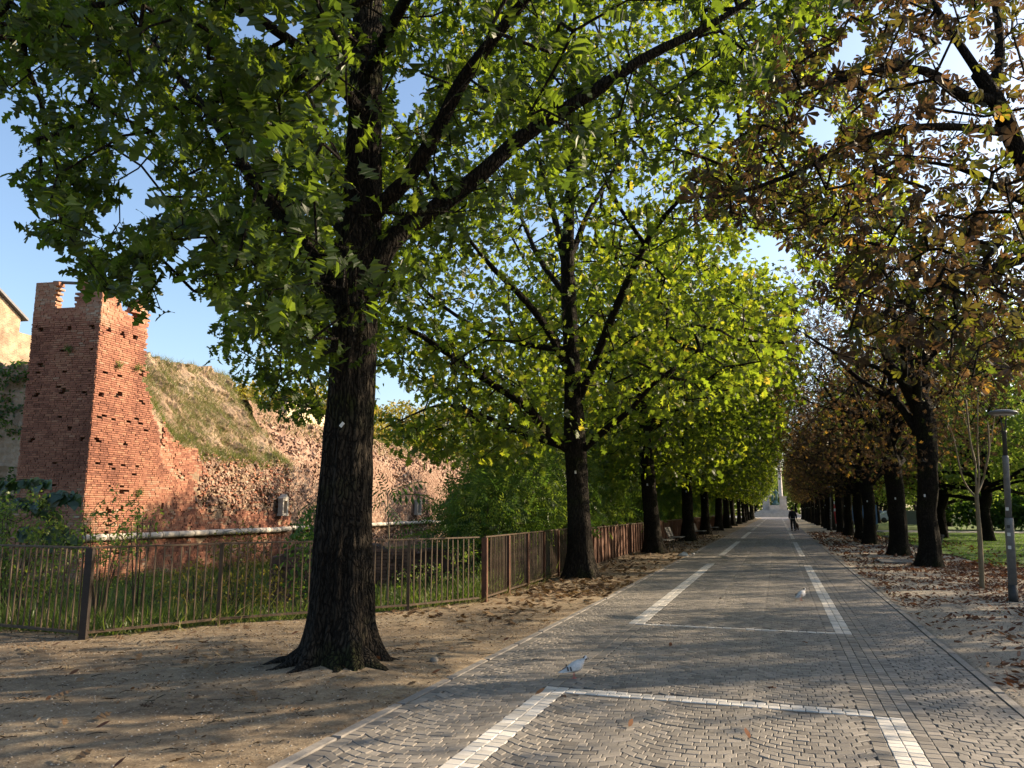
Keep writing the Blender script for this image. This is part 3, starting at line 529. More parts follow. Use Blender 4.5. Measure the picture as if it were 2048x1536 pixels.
def chunks(n, S, Zz, off, d, nn, size, root, mat_, name='rubble'):
    c = S[:, None] * d - off[:, None] * nn + Zz[:, None] * np.array([0, 0, 1.0]); N = len(S); sc = rng.uniform(0.5, 1.4, (N, 1)) * size; A = rng.normal(0, 1, (N, 3, 3)); Qm, _ = np.linalg.qr(A)
    base = np.array([[-1, -.5, -.35], [1, -.5, -.35], [1, .5, -.35], [-1, .5, -.35], [-1, -.5, .35], [1, -.5, .35], [1, .5, .35], [-1, .5, .35]]) * 0.5
    Vv = np.einsum('nij,kj->nki', Qm, base) * sc[:, :, None] + c[:, None]; FF = (BOXF[None] + (np.arange(N) * 8)[:, None, None]).reshape(-1, 4)
    o = obj(name, Vv.reshape(-1, 3), [FF], mat_, root, np.repeat(np.clip(rng.normal(0.5, 0.28, N), 0, 1), 6)); o['kind'] = 'stuff'
# first bastion stretch, beside the tower
zb1 = lambda s: np.interp(s, [1.9, 2.9, 5.2, 8.0, 14.6], [8.0, 6.6, 4.5, 3.85, 3.9]) + 0.5 * (vnoise(s * 1.3, s * 0, s=2) - 0.5)
zr1f = lambda s: np.interp(s, [2.4, 3.4, 9, 14.6], [8.2, 8.5, 9.0, 9.2])
patch = lambda s, z: sstep(6.0, 7.6, s + 1.2 * (vnoise(z * 1.5, s) - 0.5)) * sstep(1.2, 1.9, z + 0.6 * (vnoise(s * 1.1, z) - 0.5))
rough1 = lambda s, z: 0.10 + 0.55 * patch(s, z) + 0.5 * sstep(-0.1, 0.4, z - np.interp(s, [1.9, 2.9, 5.2, 8.0, 14.6], [8.0, 6.6, 4.5, 3.85, 3.9]))
bast, PB = ruin_wall('bastion_wall', 'broken red brick bastion wall under a grassy bank right of the ruined tower', C0, D1, N1, WRF - .35, 14.6, ZB, zb1, zr1f, 0.8, rough1, 220, 130, M['rubble'])
kf = lambda u, z: (z < zb1(u) - 0.15 + rng.uniform(-0.1, 0.1, len(u))) & (patch(u, z) < 0.35) & (fbm(u * 1.5, z * 2, s=77) < 0.68) & ((u > 4.2) | (z < 4.2))
U, Zs, Ls = brick_grid(WRF + .1, 14.4, ZB, 6.6, kf); t = np.clip(0.42 + 0.9 * (fbm(U * 0.5 + 3, Zs * 0.8, s=15) - 0.5) + rng.normal(0, 0.2, len(U)), 0, 1)
offb = 0.05 * (Zs - ZB); bx = brick_boxes(C0, D1, N1, U, Zs, Ls, offb + 0.15, -offb + 0.05 + rng.normal(0, 0.012, len(U)) + 0.05 * (fbm(U * 1.1, Zs * 1.1, s=12) - 0.5), 0.0345, t)
emit_bricks(bast, bx, t, M['brick'], 200)
def eroded(u0, u1, z0, z1, keep, offf, d, n, root, mat_, org, amp, L=.245, H=.079, dens=.62):
    U, Zs, Ls = brick_grid(u0, u1, z0, z1, lambda u, z: keep(u, z) & (rng.random(len(u)) < dens), L, H); off = offf(U, Zs); N = len(U)
    t = np.clip(.45 + .8 * (fbm(U * .5 + 3, Zs * .8, s=15) - .5) + rng.normal(0, .22, N), 0, 1); bx = brick_boxes(org, d, n, U + rng.normal(0, .02, N), Zs + rng.normal(0, .008, N), Ls * rng.uniform(.5, 1, N), off + .25, -off + rng.normal(0, amp, N), H * .41, t)
    emit_bricks(root, bx, t, mat_, 0, 'broken_brick')
off1 = lambda S, Zq: 0.05 * (Zq - ZB) + rough1(S, Zq) * (fbm(S * 1.3, Zq * 1.5, s=3, o=5) - 0.42) - 0.02
eroded(6.0, 14.5, ZB, 4.2, lambda u, z: (patch(u, z) > .3) & (z < zb1(u) + .1), off1, D1, N1, bast, M['brick'], C0, .06)
S = rng.uniform(6.2, 14.5, 1500); Zq = rng.uniform(1.2, 4.0, 1500); k = patch(S, Zq) > rng.uniform(0.2, 0.7, 1500); S, Zq = S[k], Zq[k]
chunks(0, S, Zq, off1(S, Zq), D1, N1, 0.16, bast, M['brick_pale'])
# second stretch, set back
O2 = C0 - N1 * 0.9
zb2 = lambda s: 4.4 + 0.6 * (vnoise(s * 0.5, s * 0, s=4) - 0.5) + s * 0
zr2f = lambda s: np.interp(s, [14, 18, 24, 45, 75], [7.6, 7.0, 6.7, 6.7, 6.8])
rough2 = lambda s, z: 0.12 + 0.4 * sstep(0.54, 0.68, fbm(s * 0.25, z * 0.5, s=19)) + 0.35 * sstep(0, 0.6, z - zb2(s)) + 0.3 * (z < 0.5)
bast2, PB2 = ruin_wall('bastion_wall', 'long pink weathered brick bastion wall running back behind the front oak trunk', O2, D1, N1, 14.0, 78, ZB, zb2, zr2f, 0.45, rough2, 420, 90, M['brick_pale'])
kf2 = lambda u, z: (rough2(u, z) < 0.35) & (fbm(u * 0.8, z * 1.2, s=78) < 0.64)
U, Zs, Ls = brick_grid(14.2, 46, ZB, 5.4, kf2, 0.26, 0.085); t = np.clip(0.4 + 0.7 * (fbm(U * 0.3, Zs * 0.6, s=16) - 0.5) + rng.normal(0, 0.2, len(U)), 0, 1); offb = 0.05 * (Zs - ZB)
bx = brick_boxes(O2, D1, N1, U, Zs, Ls, offb + 0.15, -offb + 0.07 + rng.normal(0, 0.015, len(U)), 0.036, t); emit_bricks(bast2, bx, t, M['brick_pale'], 0)
off2 = lambda S, Zq: 0.05 * (Zq - ZB) + np.maximum(0, Zq - zb2(S)) * 0.45 + rough2(S, Zq) * (fbm(S * 1.3, Zq * 1.5, s=3, o=5) - 0.42) - 0.03
eroded(14.2, 48, -.6, 6.9, lambda u, z: (rough2(u, z) >= .3) & (z < zr2f(u) - .1), off2, D1, N1, bast2, M['brick_pale'], O2, .07, .27, .09, .5)
S = rng.uniform(14.2, 60, 3200); Zq = rng.uniform(-0.5, 6.5, 3200); rf = rough2(S, Zq); k = (rf > 0.3) & (Zq < zr2f(S) - 0.1); S, Zq, rf = S[k], Zq[k], rf[k]
off = 0.05 * (Zq - ZB) + np.maximum(0, Zq - zb2(S)) * 0.45 + rf * (fbm(S * 1.3, Zq * 1.5, s=3, o=5) - 0.42) - 0.03; chunks(0, S, Zq, off, D1, N1, 0.26, bast2, M['brick_pale'])
# stone roll moulding along the foot
md = MB(); md.tube([(0, -0.49, 0), (0, -0.46, 0), (0, 0.46, 0), (0, 0.49, 0)], [0.11, 0.13, 0.13, 0.11], 10); md_me = md.mesh('moulding_stone', M['stone'], True)
rotd = math.atan2(-D1[0], D1[1])
for k in range(58):
    s = 0.55 + k * 1.0; r_ = bast if s < 14 else bast2; org = np.zeros(3) if s < 14 else np.zeros(3)
    p = D1 * s + N1 * (0.06 if s < 14 else 0.1) + np.array([0, 0, 0.62 + rng.normal(0, 0.012)]); o = link('moulding_stone', md_me, r_, loc=tuple(p), rotz=rotd + rng.normal(0, 0.008))
# stone shrine and framed window
def niche(root, org, px, py, w, h, roof, nm):
    s = on_line(px, org, D1); P = org + D1 * s; z = vz(px, py, P)
    f = MB()
    f.box((0, -w / 2 + 0.06, 0), (0.26, 0.12, h)); f.box((0, w / 2 - 0.06, 0), (0.26, 0.12, h)); f.box((0, 0, -h / 2 - 0.07), (0.30, w + 0.06, 0.14)); f.box((0, 0, h / 2 + 0.06), (0.28, w + 0.04, 0.12)); e = f.build(nm, M['stone'], root, loc=tuple(D1 * s + N1 * 0.12 + np.array([0, 0, z])), rotz=rotd)
    MB().box((-0.10, 0, 0), (0.04, w - 0.24, h)).build('recess', M['post_dark'] if not roof else M['rubble'], e)
    if roof: MB().add([(-.15, -w / 2 - .06, h / 2 + .125), (-.15, w / 2 + .06, h / 2 + .125), (-.15, 0, h / 2 + .34), (.15, -w / 2 - .06, h / 2 + .125), (.15, w / 2 + .06, h / 2 + .125), (.15, 0, h / 2 + .34)], [(0, 1, 2), (5, 4, 3), (0, 3, 4, 1), (1, 4, 5, 2), (2, 5, 3, 0)]).build('pediment', M['stone'], e)
    else:
        for q in (-0.12, 0.12): MB().tube([(-.02, q, -h / 2), (-.02, q, h / 2)], 0.015, 5).build('bar', M['iron'], e)
niche(bast, C0, 562, 1014, 0.55, 0.62, True, 'shrine'); niche(bast2, O2, 833, 1014, 0.85, 0.95, False, 'window')
# smooth parapet wall on top, brick house and rubble wall at the left edge
s0_, s1_ = 14.8, 20.5; e = empty('parapet_wall', tuple(O2)); tag(e, 'smooth sandy plastered parapet wall lit by sun on top of the bastion', 'wall')
pw = MB(); O3 = O2 - N1 * 2.6; s3a, s3b = on_line(hpx(575, 810), O3, D1), on_line(hpx(657, 840), O3, D1); a, b_ = D1 * s3a - N1 * 2.6, D1 * s3b - N1 * 2.6; t_ = -N1 * 0.5
za, zb_ = vz(575, 800, O2 + a), vz(655, 838, O2 + b_)
pw.add([(*p[:2], z) for p, z in ((a, 5.0), (b_, 5.0), (b_ + t_, 5.0), (a + t_, 5.0), (a, za), (b_, zb_), (b_ + t_, zb_), (a + t_, za))], [(3, 2, 1, 0), (4, 5, 6, 7), (0, 1, 5, 4), (1, 2, 6, 5), (2, 3, 7, 6), (3, 0, 4, 7)]); pw.build('wall_body', M['plaster'], e)
pc = MB(); pc.add([(*(p + q)[:2], z) for z0_ in (0.003, 0.12) for p, q, z in ((a, N1 * .06, za + z0_), (b_, N1 * .06, zb_ + z0_), (b_ + t_, -N1 * .06, zb_ + z0_), (a + t_, -N1 * .06, za + z0_))], [(3, 2, 1, 0), (4, 5, 6, 7), (0, 1, 5, 4), (1, 2, 6, 5), (2, 3, 7, 6), (3, 0, 4, 7)]); pc.build('coping', M['stone'], e)
Oleft = C0 + D2 * (WLF - 0.1) + D1 * 3.0
zl = vz(20, 700, Oleft); zlf = lambda s: zl + 0.35 * (vnoise(s * 2, s * 0, s=11) - 0.5) + s * 0
bl, PBL = ruin_wall('rubble_wall', 'dark overgrown rubble wall at the left edge behind the ruined tower', Oleft, D2, N2, 0, 14, ZB, lambda s: s * 0 + 20, zlf, 0, lambda s, z: s * 0 + 0.5, 90, 80, M['rubble'])
hp = at(41, 640, 40.0); e = empty('brick_house', (hp[0], hp[1], 0)); tag(e, 'yellowish brick gable house with grey sloping eave at the left edge', 'house')
ze = vz(41, 634, hp); L_ = 9.0; rise = 0.62; zp = ze + rise * L_ / 2; dp = D2 * 12; g = [np.zeros(3), -D1 * L_, -D1 * L_ + dp, dp]
hb = MB(); hb.add([(*p[:2], -1.0) for p in g] + [(*p[:2], ze) for p in g] + [(*(-D1 * L_ / 2)[:2], zp), (*(-D1 * L_ / 2 + dp)[:2], zp)], [(0, 4, 8, 5, 1), (2, 6, 9, 7, 3), (3, 7, 4, 0), (1, 5, 6, 2)]); hb.build('wall', M['brick_yellow'], e)
rf_ = MB()
for ed, ee in ((D1 * 0.4, -0.4 * rise), (-D1 * (L_ + 0.4), -0.4 * rise)):
    rid = -D1 * L_ / 2; o_ = -D2 * 0.3; A_, B_, C_, D_ = ed + o_, rid + o_, rid + dp - o_, ed + dp - o_
    rf_.add([(*A_[:2], ze + ee + .02), (*B_[:2], zp + .02), (*C_[:2], zp + .02), (*D_[:2], ze + ee + .02), (*A_[:2], ze + ee + .2), (*B_[:2], zp + .2), (*C_[:2], zp + .2), (*D_[:2], ze + ee + .2)], [(3, 2, 1, 0), (4, 5, 6, 7), (0, 1, 5, 4), (1, 2, 6, 5), (2, 3, 7, 6), (3, 0, 4, 7)])
rf_.build('roof', M['roof_metal'], e)
e2 = empty('brick_wall', (hp[0], hp[1], 0)); tag(e2, 'small orange brick wall block between the yellow house and the ruined tower', 'wall')
a = D1 * 0.06 + D2 * .15; q_ = D1 * 6; zz_ = vz(45, 664, hp)
MB().add([(*p[:2], z) for z in (1.0, zz_) for p in (a, a + q_, a + q_ + D2 * .4, a + D2 * .4)], [(3, 2, 1, 0), (4, 5, 6, 7), (0, 1, 5, 4), (1, 2, 6, 5), (2, 3, 7, 6), (3, 0, 4, 7)]).build('wall_body', M['brick_yellow'], e2)
# low dark brick ruin in the dry moat
m0 = at(540, 1100, 15.0); m1 = at(1075, 1100, 17.6); m0[2] = m1[2] = 0; dm = (m1 - m0); Lm = np.linalg.norm(dm); dm /= Lm; nm_ = np.array([dm[1], -dm[0], 0])
low, _ = ruin_wall('low_brick_wall', 'low dark brick ruin standing in the grass behind the railing', m0, dm, nm_, 0, Lm, -1.3, lambda s: s * 0 + 9, lambda s: 0.72 + 0.25 * (vnoise(s, s * 0, s=5) - 0.5), 0, lambda s, z: s * 0 + 0.1, 60, 24, M['brick_dark'])
U, Zs, Ls = brick_grid(0, Lm, -1.25, 0.75, lambda u, z: fbm(u, z * 2, s=3) < 0.62); t = np.clip(rng.normal(0.5, 0.25, len(U)), 0, 1)
bx = brick_boxes(m0, dm, nm_, U, Zs, Ls, np.full(len(U), 0.2), 0.03 + rng.normal(0, 0.015, len(U)), 0.034, t); emit_bricks(low, bx, t, M['brick_dark'], 60)

# ------------------------------------------------------------------ leaves
def strip_leaf(prof, bend=0.15, fold=0.25, L=1.0):
    """prof: (t, half width) rows -> verts (x width, y length, z), quads; tip and base closed"""
    V = []; n = len(prof)
    for t, w in prof:
        z = -bend * t * t
        V += [(-w, t, z + fold * .3 * math.sin(t * 3)), (w, t, z)]
    F = [(2 * i, 2 * i + 1, 2 * i + 3, 2 * i + 2) for i in range(n - 1)]
    return np.array(V) * L, [np.array(F)]
OAK_HI = strip_leaf([(-0.2, .006), (0, .02), (.08, .10), (.20, .27), (.23, .14), (.33, .15), (.47, .43), (.50, .17), (.60, .16), (.74, .38), (.76, .14), (.88, .20), (1.0, .005)], 0.22)
OAK_V = [OAK_HI] + [(V_ + np.stack([a_ * V_[:, 1] ** 2, 0 * V_[:, 1], c_ * V_[:, 0] ** 2 * 2 - b_ * V_[:, 1] ** 2 + g_ * np.sin(V_[:, 1] * 7 + 3 * V_[:, 0])], 1), F_) for V_, F_ in [OAK_HI] for a_, b_, c_, g_ in ((.12, .25, .5, .03), (-.15, -.12, -.4, .05), (.05, .45, .3, .02))]
OAK_MID = strip_leaf([(0, .03), (.2, .27), (.27, .15), (.5, .43), (.56, .17), (.78, .36), (.82, .14), (1, .01)])
OAK_LO = strip_leaf([(0, .03), (.28, .3), (.42, .14), (.66, .4), (1, .03)])
OVAL = strip_leaf([(0, .02), (.3, .24), (.65, .22), (1, .01)])
BLADE = (np.array([(-.5, 0, 0), (.5, 0, 0), (.3, .6, .0), (-.3, .6, .0), (0, 1, -.12)]), [np.array([(0, 1, 2, 3)]), np.array([(3, 2, 4)])])
def multi(base, places):
    parts = []
    for ang, pos, s, pitch in places:
        V = base[0] * s; c, sn = math.cos(pitch), math.sin(pitch); V = np.stack([V[:, 0], V[:, 1] * c - V[:, 2] * sn, V[:, 1] * sn + V[:, 2] * c], 1)
        c, sn = math.cos(ang), math.sin(ang); V = np.stack([V[:, 0] * c - V[:, 1] * sn, V[:, 0] * sn + V[:, 1] * c, V[:, 2]], 1) + np.array(pos); parts.append((V, base[1]))
    return merge(parts)
LFT = strip_leaf([(0, .015), (.55, .14), (.8, .17), (1, .01)], 0.3, 0.35)
LFT_LO = (np.array([(0, 0, 0), (.16, .62, -.08), (0, 1, -.3), (-.16, .62, -.08)]), [np.array([(0, 1, 2, 3)])])
PALM = multi(LFT, [(a, (0, 0, 0), s, -0.35) for a, s in ((0, 1), (.75, .92), (-.75, .92), (1.55, .7), (-1.55, .7))])
PALM_LO = multi(LFT_LO, [(a, (0, 0, 0), s, -0.4) for a, s in ((0, 1), (.8, .9), (-.8, .9), (1.6, .7), (-1.6, .7))])
PINN = multi(LFT_LO, [(sg * 1.15, (0, t, -0.12 * t * t), 0.30 * (1 - 0.4 * abs(t - 0.45)), -0.2) for t in (0.12, 0.28, 0.44, 0.6, 0.76, 0.9) for sg in (1, -1)] + [(0, (0, .95, -.1), .25, -.3)])
HEART = strip_leaf([(0, .05), (.06, .34), (.35, .46), (.7, .26), (1, .01)], 0.2, 0.2)

def frames(axis, normal):
    a = axis / (np.linalg.norm(axis, axis=1)[:, None] + 1e-9); x = np.cross(a, normal); x /= np.linalg.norm(x, axis=1)[:, None] + 1e-9; z = np.cross(x, a)
    return np.stack([x, a, z], -1)
def rand_unit(n):
    v = rng.normal(0, 1, (n, 3)); return v / np.linalg.norm(v, axis=1)[:, None]
def place(tmpl, P, R, S):
    V0, Fs = tmpl; n = len(P); nv = len(V0)
    V = np.einsum('nij,vj->nvi', R, V0) * S[:, None, None] + P[:, None]
    return V.reshape(-1, 3), [(f[None] + (np.arange(n) * nv)[:, None, None]).reshape(-1, f.shape[1]) for f in Fs]
def tint_faces(tmpl, t): return np.concatenate([np.repeat(t, len(f)) for f in tmpl[1]])
SKY = [[(-200, 170), (8, 180), (30, 235), (45, 285), (110, 312), (40, 325), (28, 345), (55, 395), (100, 420), (110, 432), (45, 440), (55, 475), (160, 492), (172, 440), (235, 428), (235, 442), (150, 500), (142, 545), (200, 572), (330, 640), (60, 800), (-200, 800)],
       [(172, 425), (245, 402), (255, 350), (235, 300), (300, 288), (312, 345), (325, 395), (340, 425), (325, 438), (240, 430)],
       [(328, 545), (340, 500), (372, 442), (400, 430), (420, 470), (388, 515), (375, 560), (378, 588), (432, 585), (442, 625), (408, 690), (418, 728), (470, 770), (300, 730), (300, 600)],
       [(455, 40), (480, 12), (600, 0), (612, 80), (600, 108), (560, 98), (520, 75), (472, 70)],
       [(640, 185), (682, 170), (695, 228), (650, 240)], [(785, 145), (850, 118), (860, 165), (832, 220), (826, 262), (792, 235)],
       [(748, 752), (775, 738), (828, 790), (836, 835), (792, 832), (758, 812)], [(1475, 490), (1530, 462), (1572, 480), (1592, 530), (1560, 592), (1520, 572), (1490, 545)],
       [(1600, 262), (1640, 190), (1662, 230), (1682, 270), (1650, 302)], [(1640, 150), (1690, 60), (1740, 40), (1720, 120)], [(1880, 90), (1960, 60), (1940, 130), (1890, 150)]]
CLEAR = [[(-200, 600), (130, 580), (200, 600), (330, 640), (410, 730), (485, 825), (560, 862), (600, 850), (640, 830), (640, 1500), (-200, 1500)],
         [(640, 880), (742, 895), (800, 948), (900, 935), (962, 935), (1010, 1000), (900, 1090), (640, 1500)], [(1528, 955), (1580, 955), (1612, 1045), (1505, 1045)]]
def sky_cull(P, polys, p=1.0):
    px, py, w = proj(P); bad = np.zeros(len(P), bool)
    for q in polys: bad |= in_poly(px, py, q)
    return ~(bad & (w > 0) & (rng.random(len(P)) < p))

# ------------------------------------------------------------------ trees
def limb_mesh(P, R, k=12, s=0, amp=0.12):
    V, F = tube_np(P, R, k); n = len(P); Vr = V.reshape(n, k, 3); c = P[:, None]
    d = Vr - c; nzv = fbm(Vr[..., 0] * 6, Vr[..., 1] * 6, Vr[..., 2] * 2.0, o=3, s=s) - 0.5
    return (c + d * (1 + amp * 2 * nzv[..., None])).reshape(-1, 3), F
def trunk_mesh(P, R, flare, k=40, s=0, ridge=0.055, lobes=6, rough=1.0):
    """bark furrowed trunk with a lobed root flare; P,R from the ground up"""
    n = len(P); V, F = tube_np(P, R, k); Vr = V.reshape(n, k, 3); c = P[:, None]; d = Vr - c; rad = np.linalg.norm(d, axis=2, keepdims=True); u = d / rad
    a = np.arange(k) * 2 * math.pi / k; h = (P[:, 2] - P[0, 2])[:, None]
    rid = np.abs(vnoise(np.cos(a)[None] * 5.5 + h * 0.25, np.sin(a)[None] * 5.5, h * 0.9, s=s) - 0.5) * 2 + 0.5 * np.abs(vnoise(np.cos(a)[None] * 11, np.sin(a)[None] * 11 + h * .3, h * 2.4, s=s + 3) - 0.5) * 2
    big = fbm(np.cos(a)[None] * 1.3 + 5, np.sin(a)[None] * 1.3, h * 0.8, o=2, s=s + 7) - 0.5
    lob = 0.5 + 0.5 * np.cos(a * lobes + 2.0 * vnoise(np.cos(a) * 2, np.sin(a) * 2, s=s) * 3)
    fl = flare * np.exp(-np.maximum(h, 0) / 0.28) * (0.35 + 0.9 * lob)[None] + flare * 0.14 * np.exp(-np.maximum(h, 0) / 0.8)
    r = rad[..., 0] * (1 + ridge * 2 * (rid - 0.6) * rough + 0.22 * big) + fl
    return (c + u * r[..., None]).reshape(-1, 3), F
def resamp(P, R, step=0.5):
    P = np.asarray(P, float); R = np.asarray(R, float); L = np.concatenate([[0], np.cumsum(np.linalg.norm(np.diff(P, axis=0), axis=1))]); n = max(2, int(L[-1] / step) + 1); t = np.linspace(0, L[-1], n)
    return np.stack([np.interp(t, L, P[:, i]) for i in range(3)], 1), np.interp(t, L, R)
def smooth_limb(pts, rads, n=7):
    P = catmull(pts, n); R = np.interp(np.linspace(0, 1, len(P)), np.linspace(0, 1, len(rads)), rads); return P, R
def grow(skel, A, step=0.55, droop=0.25, rmax=0.035, rtip=0.0035, pen=0.0):
    """join attractor points A to the nearest wood, thickening towards the limbs; returns edges and tip directions"""
    N = [p for p, r in skel]; base = np.concatenate(N); nodes = np.zeros((len(base) + len(A) * 14, 3)); nodes[:len(base)] = base; n = nb = len(base); parent = np.full(len(nodes), -1)
    # chunked nearest distance for the processing order
    d0 = np.concatenate([np.sqrt(((a[:, None] - base[None]) ** 2).sum(2)).min(1) for a in np.array_split(A, max(1, len(A) // 200))]); order = np.argsort(d0); tips = np.zeros(len(A), int)
    for q in order:
        a = A[q]; d = ((nodes[:n] - a) ** 2).sum(1); i = int(np.argmin(d)); D = math.sqrt(d[i]); m_ = max(1, min(12, int(D / step + 0.5))); p0 = nodes[i]; prev = i
        side = rng.normal(0, 0.10 * D, 3)
        for k in range(1, m_ + 1):
            t = k / m_; p = p0 + (a - p0) * t + np.array([0, 0, droop * D]) * t * (1 - t) + side * math.sin(math.pi * t) * 0.6; nodes[n] = p; parent[n] = prev; prev = n; n += 1
        tips[q] = n - 1
    nodes = nodes[:n]; parent = parent[:n]; w = np.zeros(n); w[tips] = 1
    for i in range(n - 1, nb - 1, -1):
        if parent[i] >= 0: w[parent[i]] += w[i]
    r = np.minimum(rtip * np.sqrt(np.maximum(w, 1)) ** 1.1, rmax); e = np.arange(nb, n); r_par = np.where(parent[e] >= nb, r[parent[e]], r[e]); r_par = np.minimum(r_par, r[e] * 1.5)
    dirs = nodes[tips] - nodes[parent[tips]]
    return nodes[parent[e]], nodes[e], r_par, r[e], nodes[tips], dirs
def leaves_at(tips, dirs, per, spread, size, up=0.6, droop=0.3, size_var=0.25):
    n = len(tips) * per; P = np.repeat(tips, per, 0); D = np.repeat(dirs / (np.linalg.norm(dirs, axis=1)[:, None] + 1e-9), per, 0)
    back = rng.uniform(-1.0, 0.35, (n, 1)); P = P + D * back * spread + rng.normal(0, 0.45, (n, 3)) * spread * np.array([1, 1, 0.7])
    ax = D * 0.5 + rand_unit(n); ax[:, 2] -= droop; nr = rand_unit(n) * (1 - up) + np.array([0, 0, up])
    return P, frames(ax, nr), size * np.clip(rng.normal(1, size_var, n), 0.5, 1.6)
def loc_of(root): return np.array(root.location)

def tree_root(name, label, x, y, group=None, cat='tree'):
    e = empty(name, (x, y, 0.0)); tag(e, label, cat, group); return e
def big_leaves(root, tmpl, P, R, S, T, mat_, n_single, name='leaf'):
    """nearest leaves in view become objects of their own, the rest one mass"""
    px, py, w = proj(P); vis = (w > 0.5) & (px > 5) & (px < 2043) & (py > 5) & (py < 1500); order = np.argsort(np.where(vis, w / S, 1e9)); single = order[:n_single]; rest = np.ones(len(P), bool); rest[single] = False
    base = loc_of(root); tl = tmpl if isinstance(tmpl, list) else [tmpl]; ri = np.where(rest)[0]; pcs = []; tts = []
    for q, tm in enumerate(tl):
        kk = ri[q::len(tl)]; pcs.append(place(tm, P[kk] - base, R[kk], S[kk])); tts.append(tint_faces(tm, T[kk]))
    V, F = merge(pcs); o = obj('foliage', V, F, mat_, root, np.concatenate(tts) if len(tl) == 1 or len(tl[0][1]) == 1 else None); o['kind'] = 'stuff'
    var = [mesh_np(name, tl[i_ % len(tl)][0], tl[i_ % len(tl)][1], mat_, np.full(sum(len(f) for f in tl[0][1]), tv)) for i_, tv in enumerate(np.linspace(0.05, 0.8, 8))]
    for s_ in single:
        Mx = Matrix([[*(R[s_][r_] * S[s_]), P[s_][r_] - base[r_]] for r_ in range(3)] + [[0, 0, 0, 1]]); link(name, var[int(np.clip(T[s_], 0, 0.99) * 8)], root, mw=Mx)

def plate(root, P, n, s=0.03, ang=0.0):
    mb = MB(); mb.box((0, 0, 0), (s, 0.006, s * 1.7)); o = mb.build('tag_plate', M['white'], root, loc=tuple(P)); o.rotation_euler = (0, ang, math.atan2(n[1], n[0]) + math.pi / 2); return o

# ---- front oak -----------------------------------------------------
oak1 = tree_root('oak_tree', 'huge dark red oak in the front with flared roots and lobed leaves overhead', -4.28, 7.17)
b0 = loc_of(oak1)
tp = [np.array([-4.28, 7.17, -0.08]), np.array([-4.27, 7.17, 0.7])] + [at(x, y, yy) for x, y, yy in ((693, 950, 7.18), (708, 700, 7.2), (722, 450, 7.22), (728, 250, 7.25), (738, 0, 7.3), (748, -300, 7.35), (752, -650, 7.4))]
tp[1] = np.array([-4.29, 7.17, 0.75]); P, R = smooth_limb(tp, [0.30, 0.30, 0.268, 0.245, 0.215, 0.185, 0.16, 0.12, 0.06], 8); P, R = resamp(P, R, 0.07)
V, F = trunk_mesh(P, R, 0.36, 110, 1, ridge=.075); obj('trunk', V - b0, F, M['bark_oak'], oak1, smooth=True); skel = [resamp(P[P[:, 2] > 3.6], R[P[:, 2] > 3.6], 0.4)]
LIMBS = [([(738, 590, 7.2), (765, 510, 7.25), (800, 465, 7.35), (880, 410, 7.5), (960, 350, 7.6), (1050, 270, 7.8), (1200, 175, 8.0), (1300, 110, 8.2), (1420, 50, 8.4), (1600, -60, 8.8)], [.115, .115, .11, .10, .095, .085, .075, .06, .045, .02]),
         ([(728, 450, 7.2), (770, 405, 7.1), (820, 350, 7.0), (870, 270, 6.9), (920, 170, 6.8), (970, 100, 6.7), (1050, 0, 6.6), (1150, -120, 6.5)], [.095, .09, .085, .075, .07, .06, .05, .02]),
         ([(712, 680, 7.22), (670, 590, 7.4), (620, 510, 7.6), (560, 430, 7.9), (480, 320, 8.2), (420, 230, 8.5), (340, 130, 8.8), (250, 0, 9.0)], [.11, .105, .10, .09, .08, .065, .05, .02]),
         ([(735, 240, 7.25), (640, 130, 6.4), (470, 10, 5.6), (330, -20, 5.2), (200, 10, 4.9), (40, 42, 4.6), (-60, 60, 4.4)], [.07, .06, .05, .04, .03, .022, .012]),
         ([(735, 150, 7.3), (800, 20, 6.2), (900, -150, 5.0), (980, -400, 3.8)], [.07, .055, .04, .02]),
         ([(738, 60, 7.3), (640, -60, 8.5), (560, -150, 10), (480, -200, 11.5)], [.07, .055, .04, .02]),
         ([(738, -40, 7.3), (860, -140, 8.6), (1000, -200, 10), (1100, -260, 11.4)], [.07, .055, .04, .02]),
         ([(720, 500, 7.25), (640, 420, 8.3), (560, 400, 9.6), (500, 420, 10.6), (420, 440, 11.2)], [.07, .055, .045, .03, .015])]
for pts, rr in LIMBS:
    P, R = smooth_limb([at(*p) for p in pts], rr); P, R = resamp(P, R, 0.12); V, F = limb_mesh(P, R, 14, 3); obj('branch', V - b0, F, M['bark_oak'], oak1, smooth=True); skel.append(resamp(P, R, 0.3))
for ang, ln, r0 in ((3.4, .95, .15), (4.3, .75, .14), (5.0, .65, .13), (5.75, .8, .14), (0.2, .8, .10), (2.7, .7, .10), (3.85, .9, .12)):
    pts = [b0 + np.array([math.cos(ang + 0.2 * math.sin(t * 4)) * (0.25 + t * ln), math.sin(ang + 0.2 * math.sin(t * 4)) * (0.25 + t * ln), 0]) for t in np.linspace(0, 1, 12)]
    P = np.array(pts); P[:, 2] = zg(P[:, 0], P[:, 1]) + np.interp(np.linspace(0, 1, 12), [0, .25, .6, 1], [.05, -.05, -.08, -.12]); R = np.linspace(r0, .03, 12); V, F = limb_mesh(P, R, 10, 9, 0.35); obj('root', V - b0, F, M['bark_oak'], oak1, smooth=True)
lbx = [-250, 30, 55, 160, 175, 320, 345, 420, 520, 600, 660, 730, 800, 900, 1000, 1150, 1300, 1400, 1500, 1620, 1700]; lby = [215, 225, 478, 492, 562, 640, 545, 590, 640, 700, 740, 700, 570, 490, 430, 390, 320, 300, 190, 100, -60]
A = []
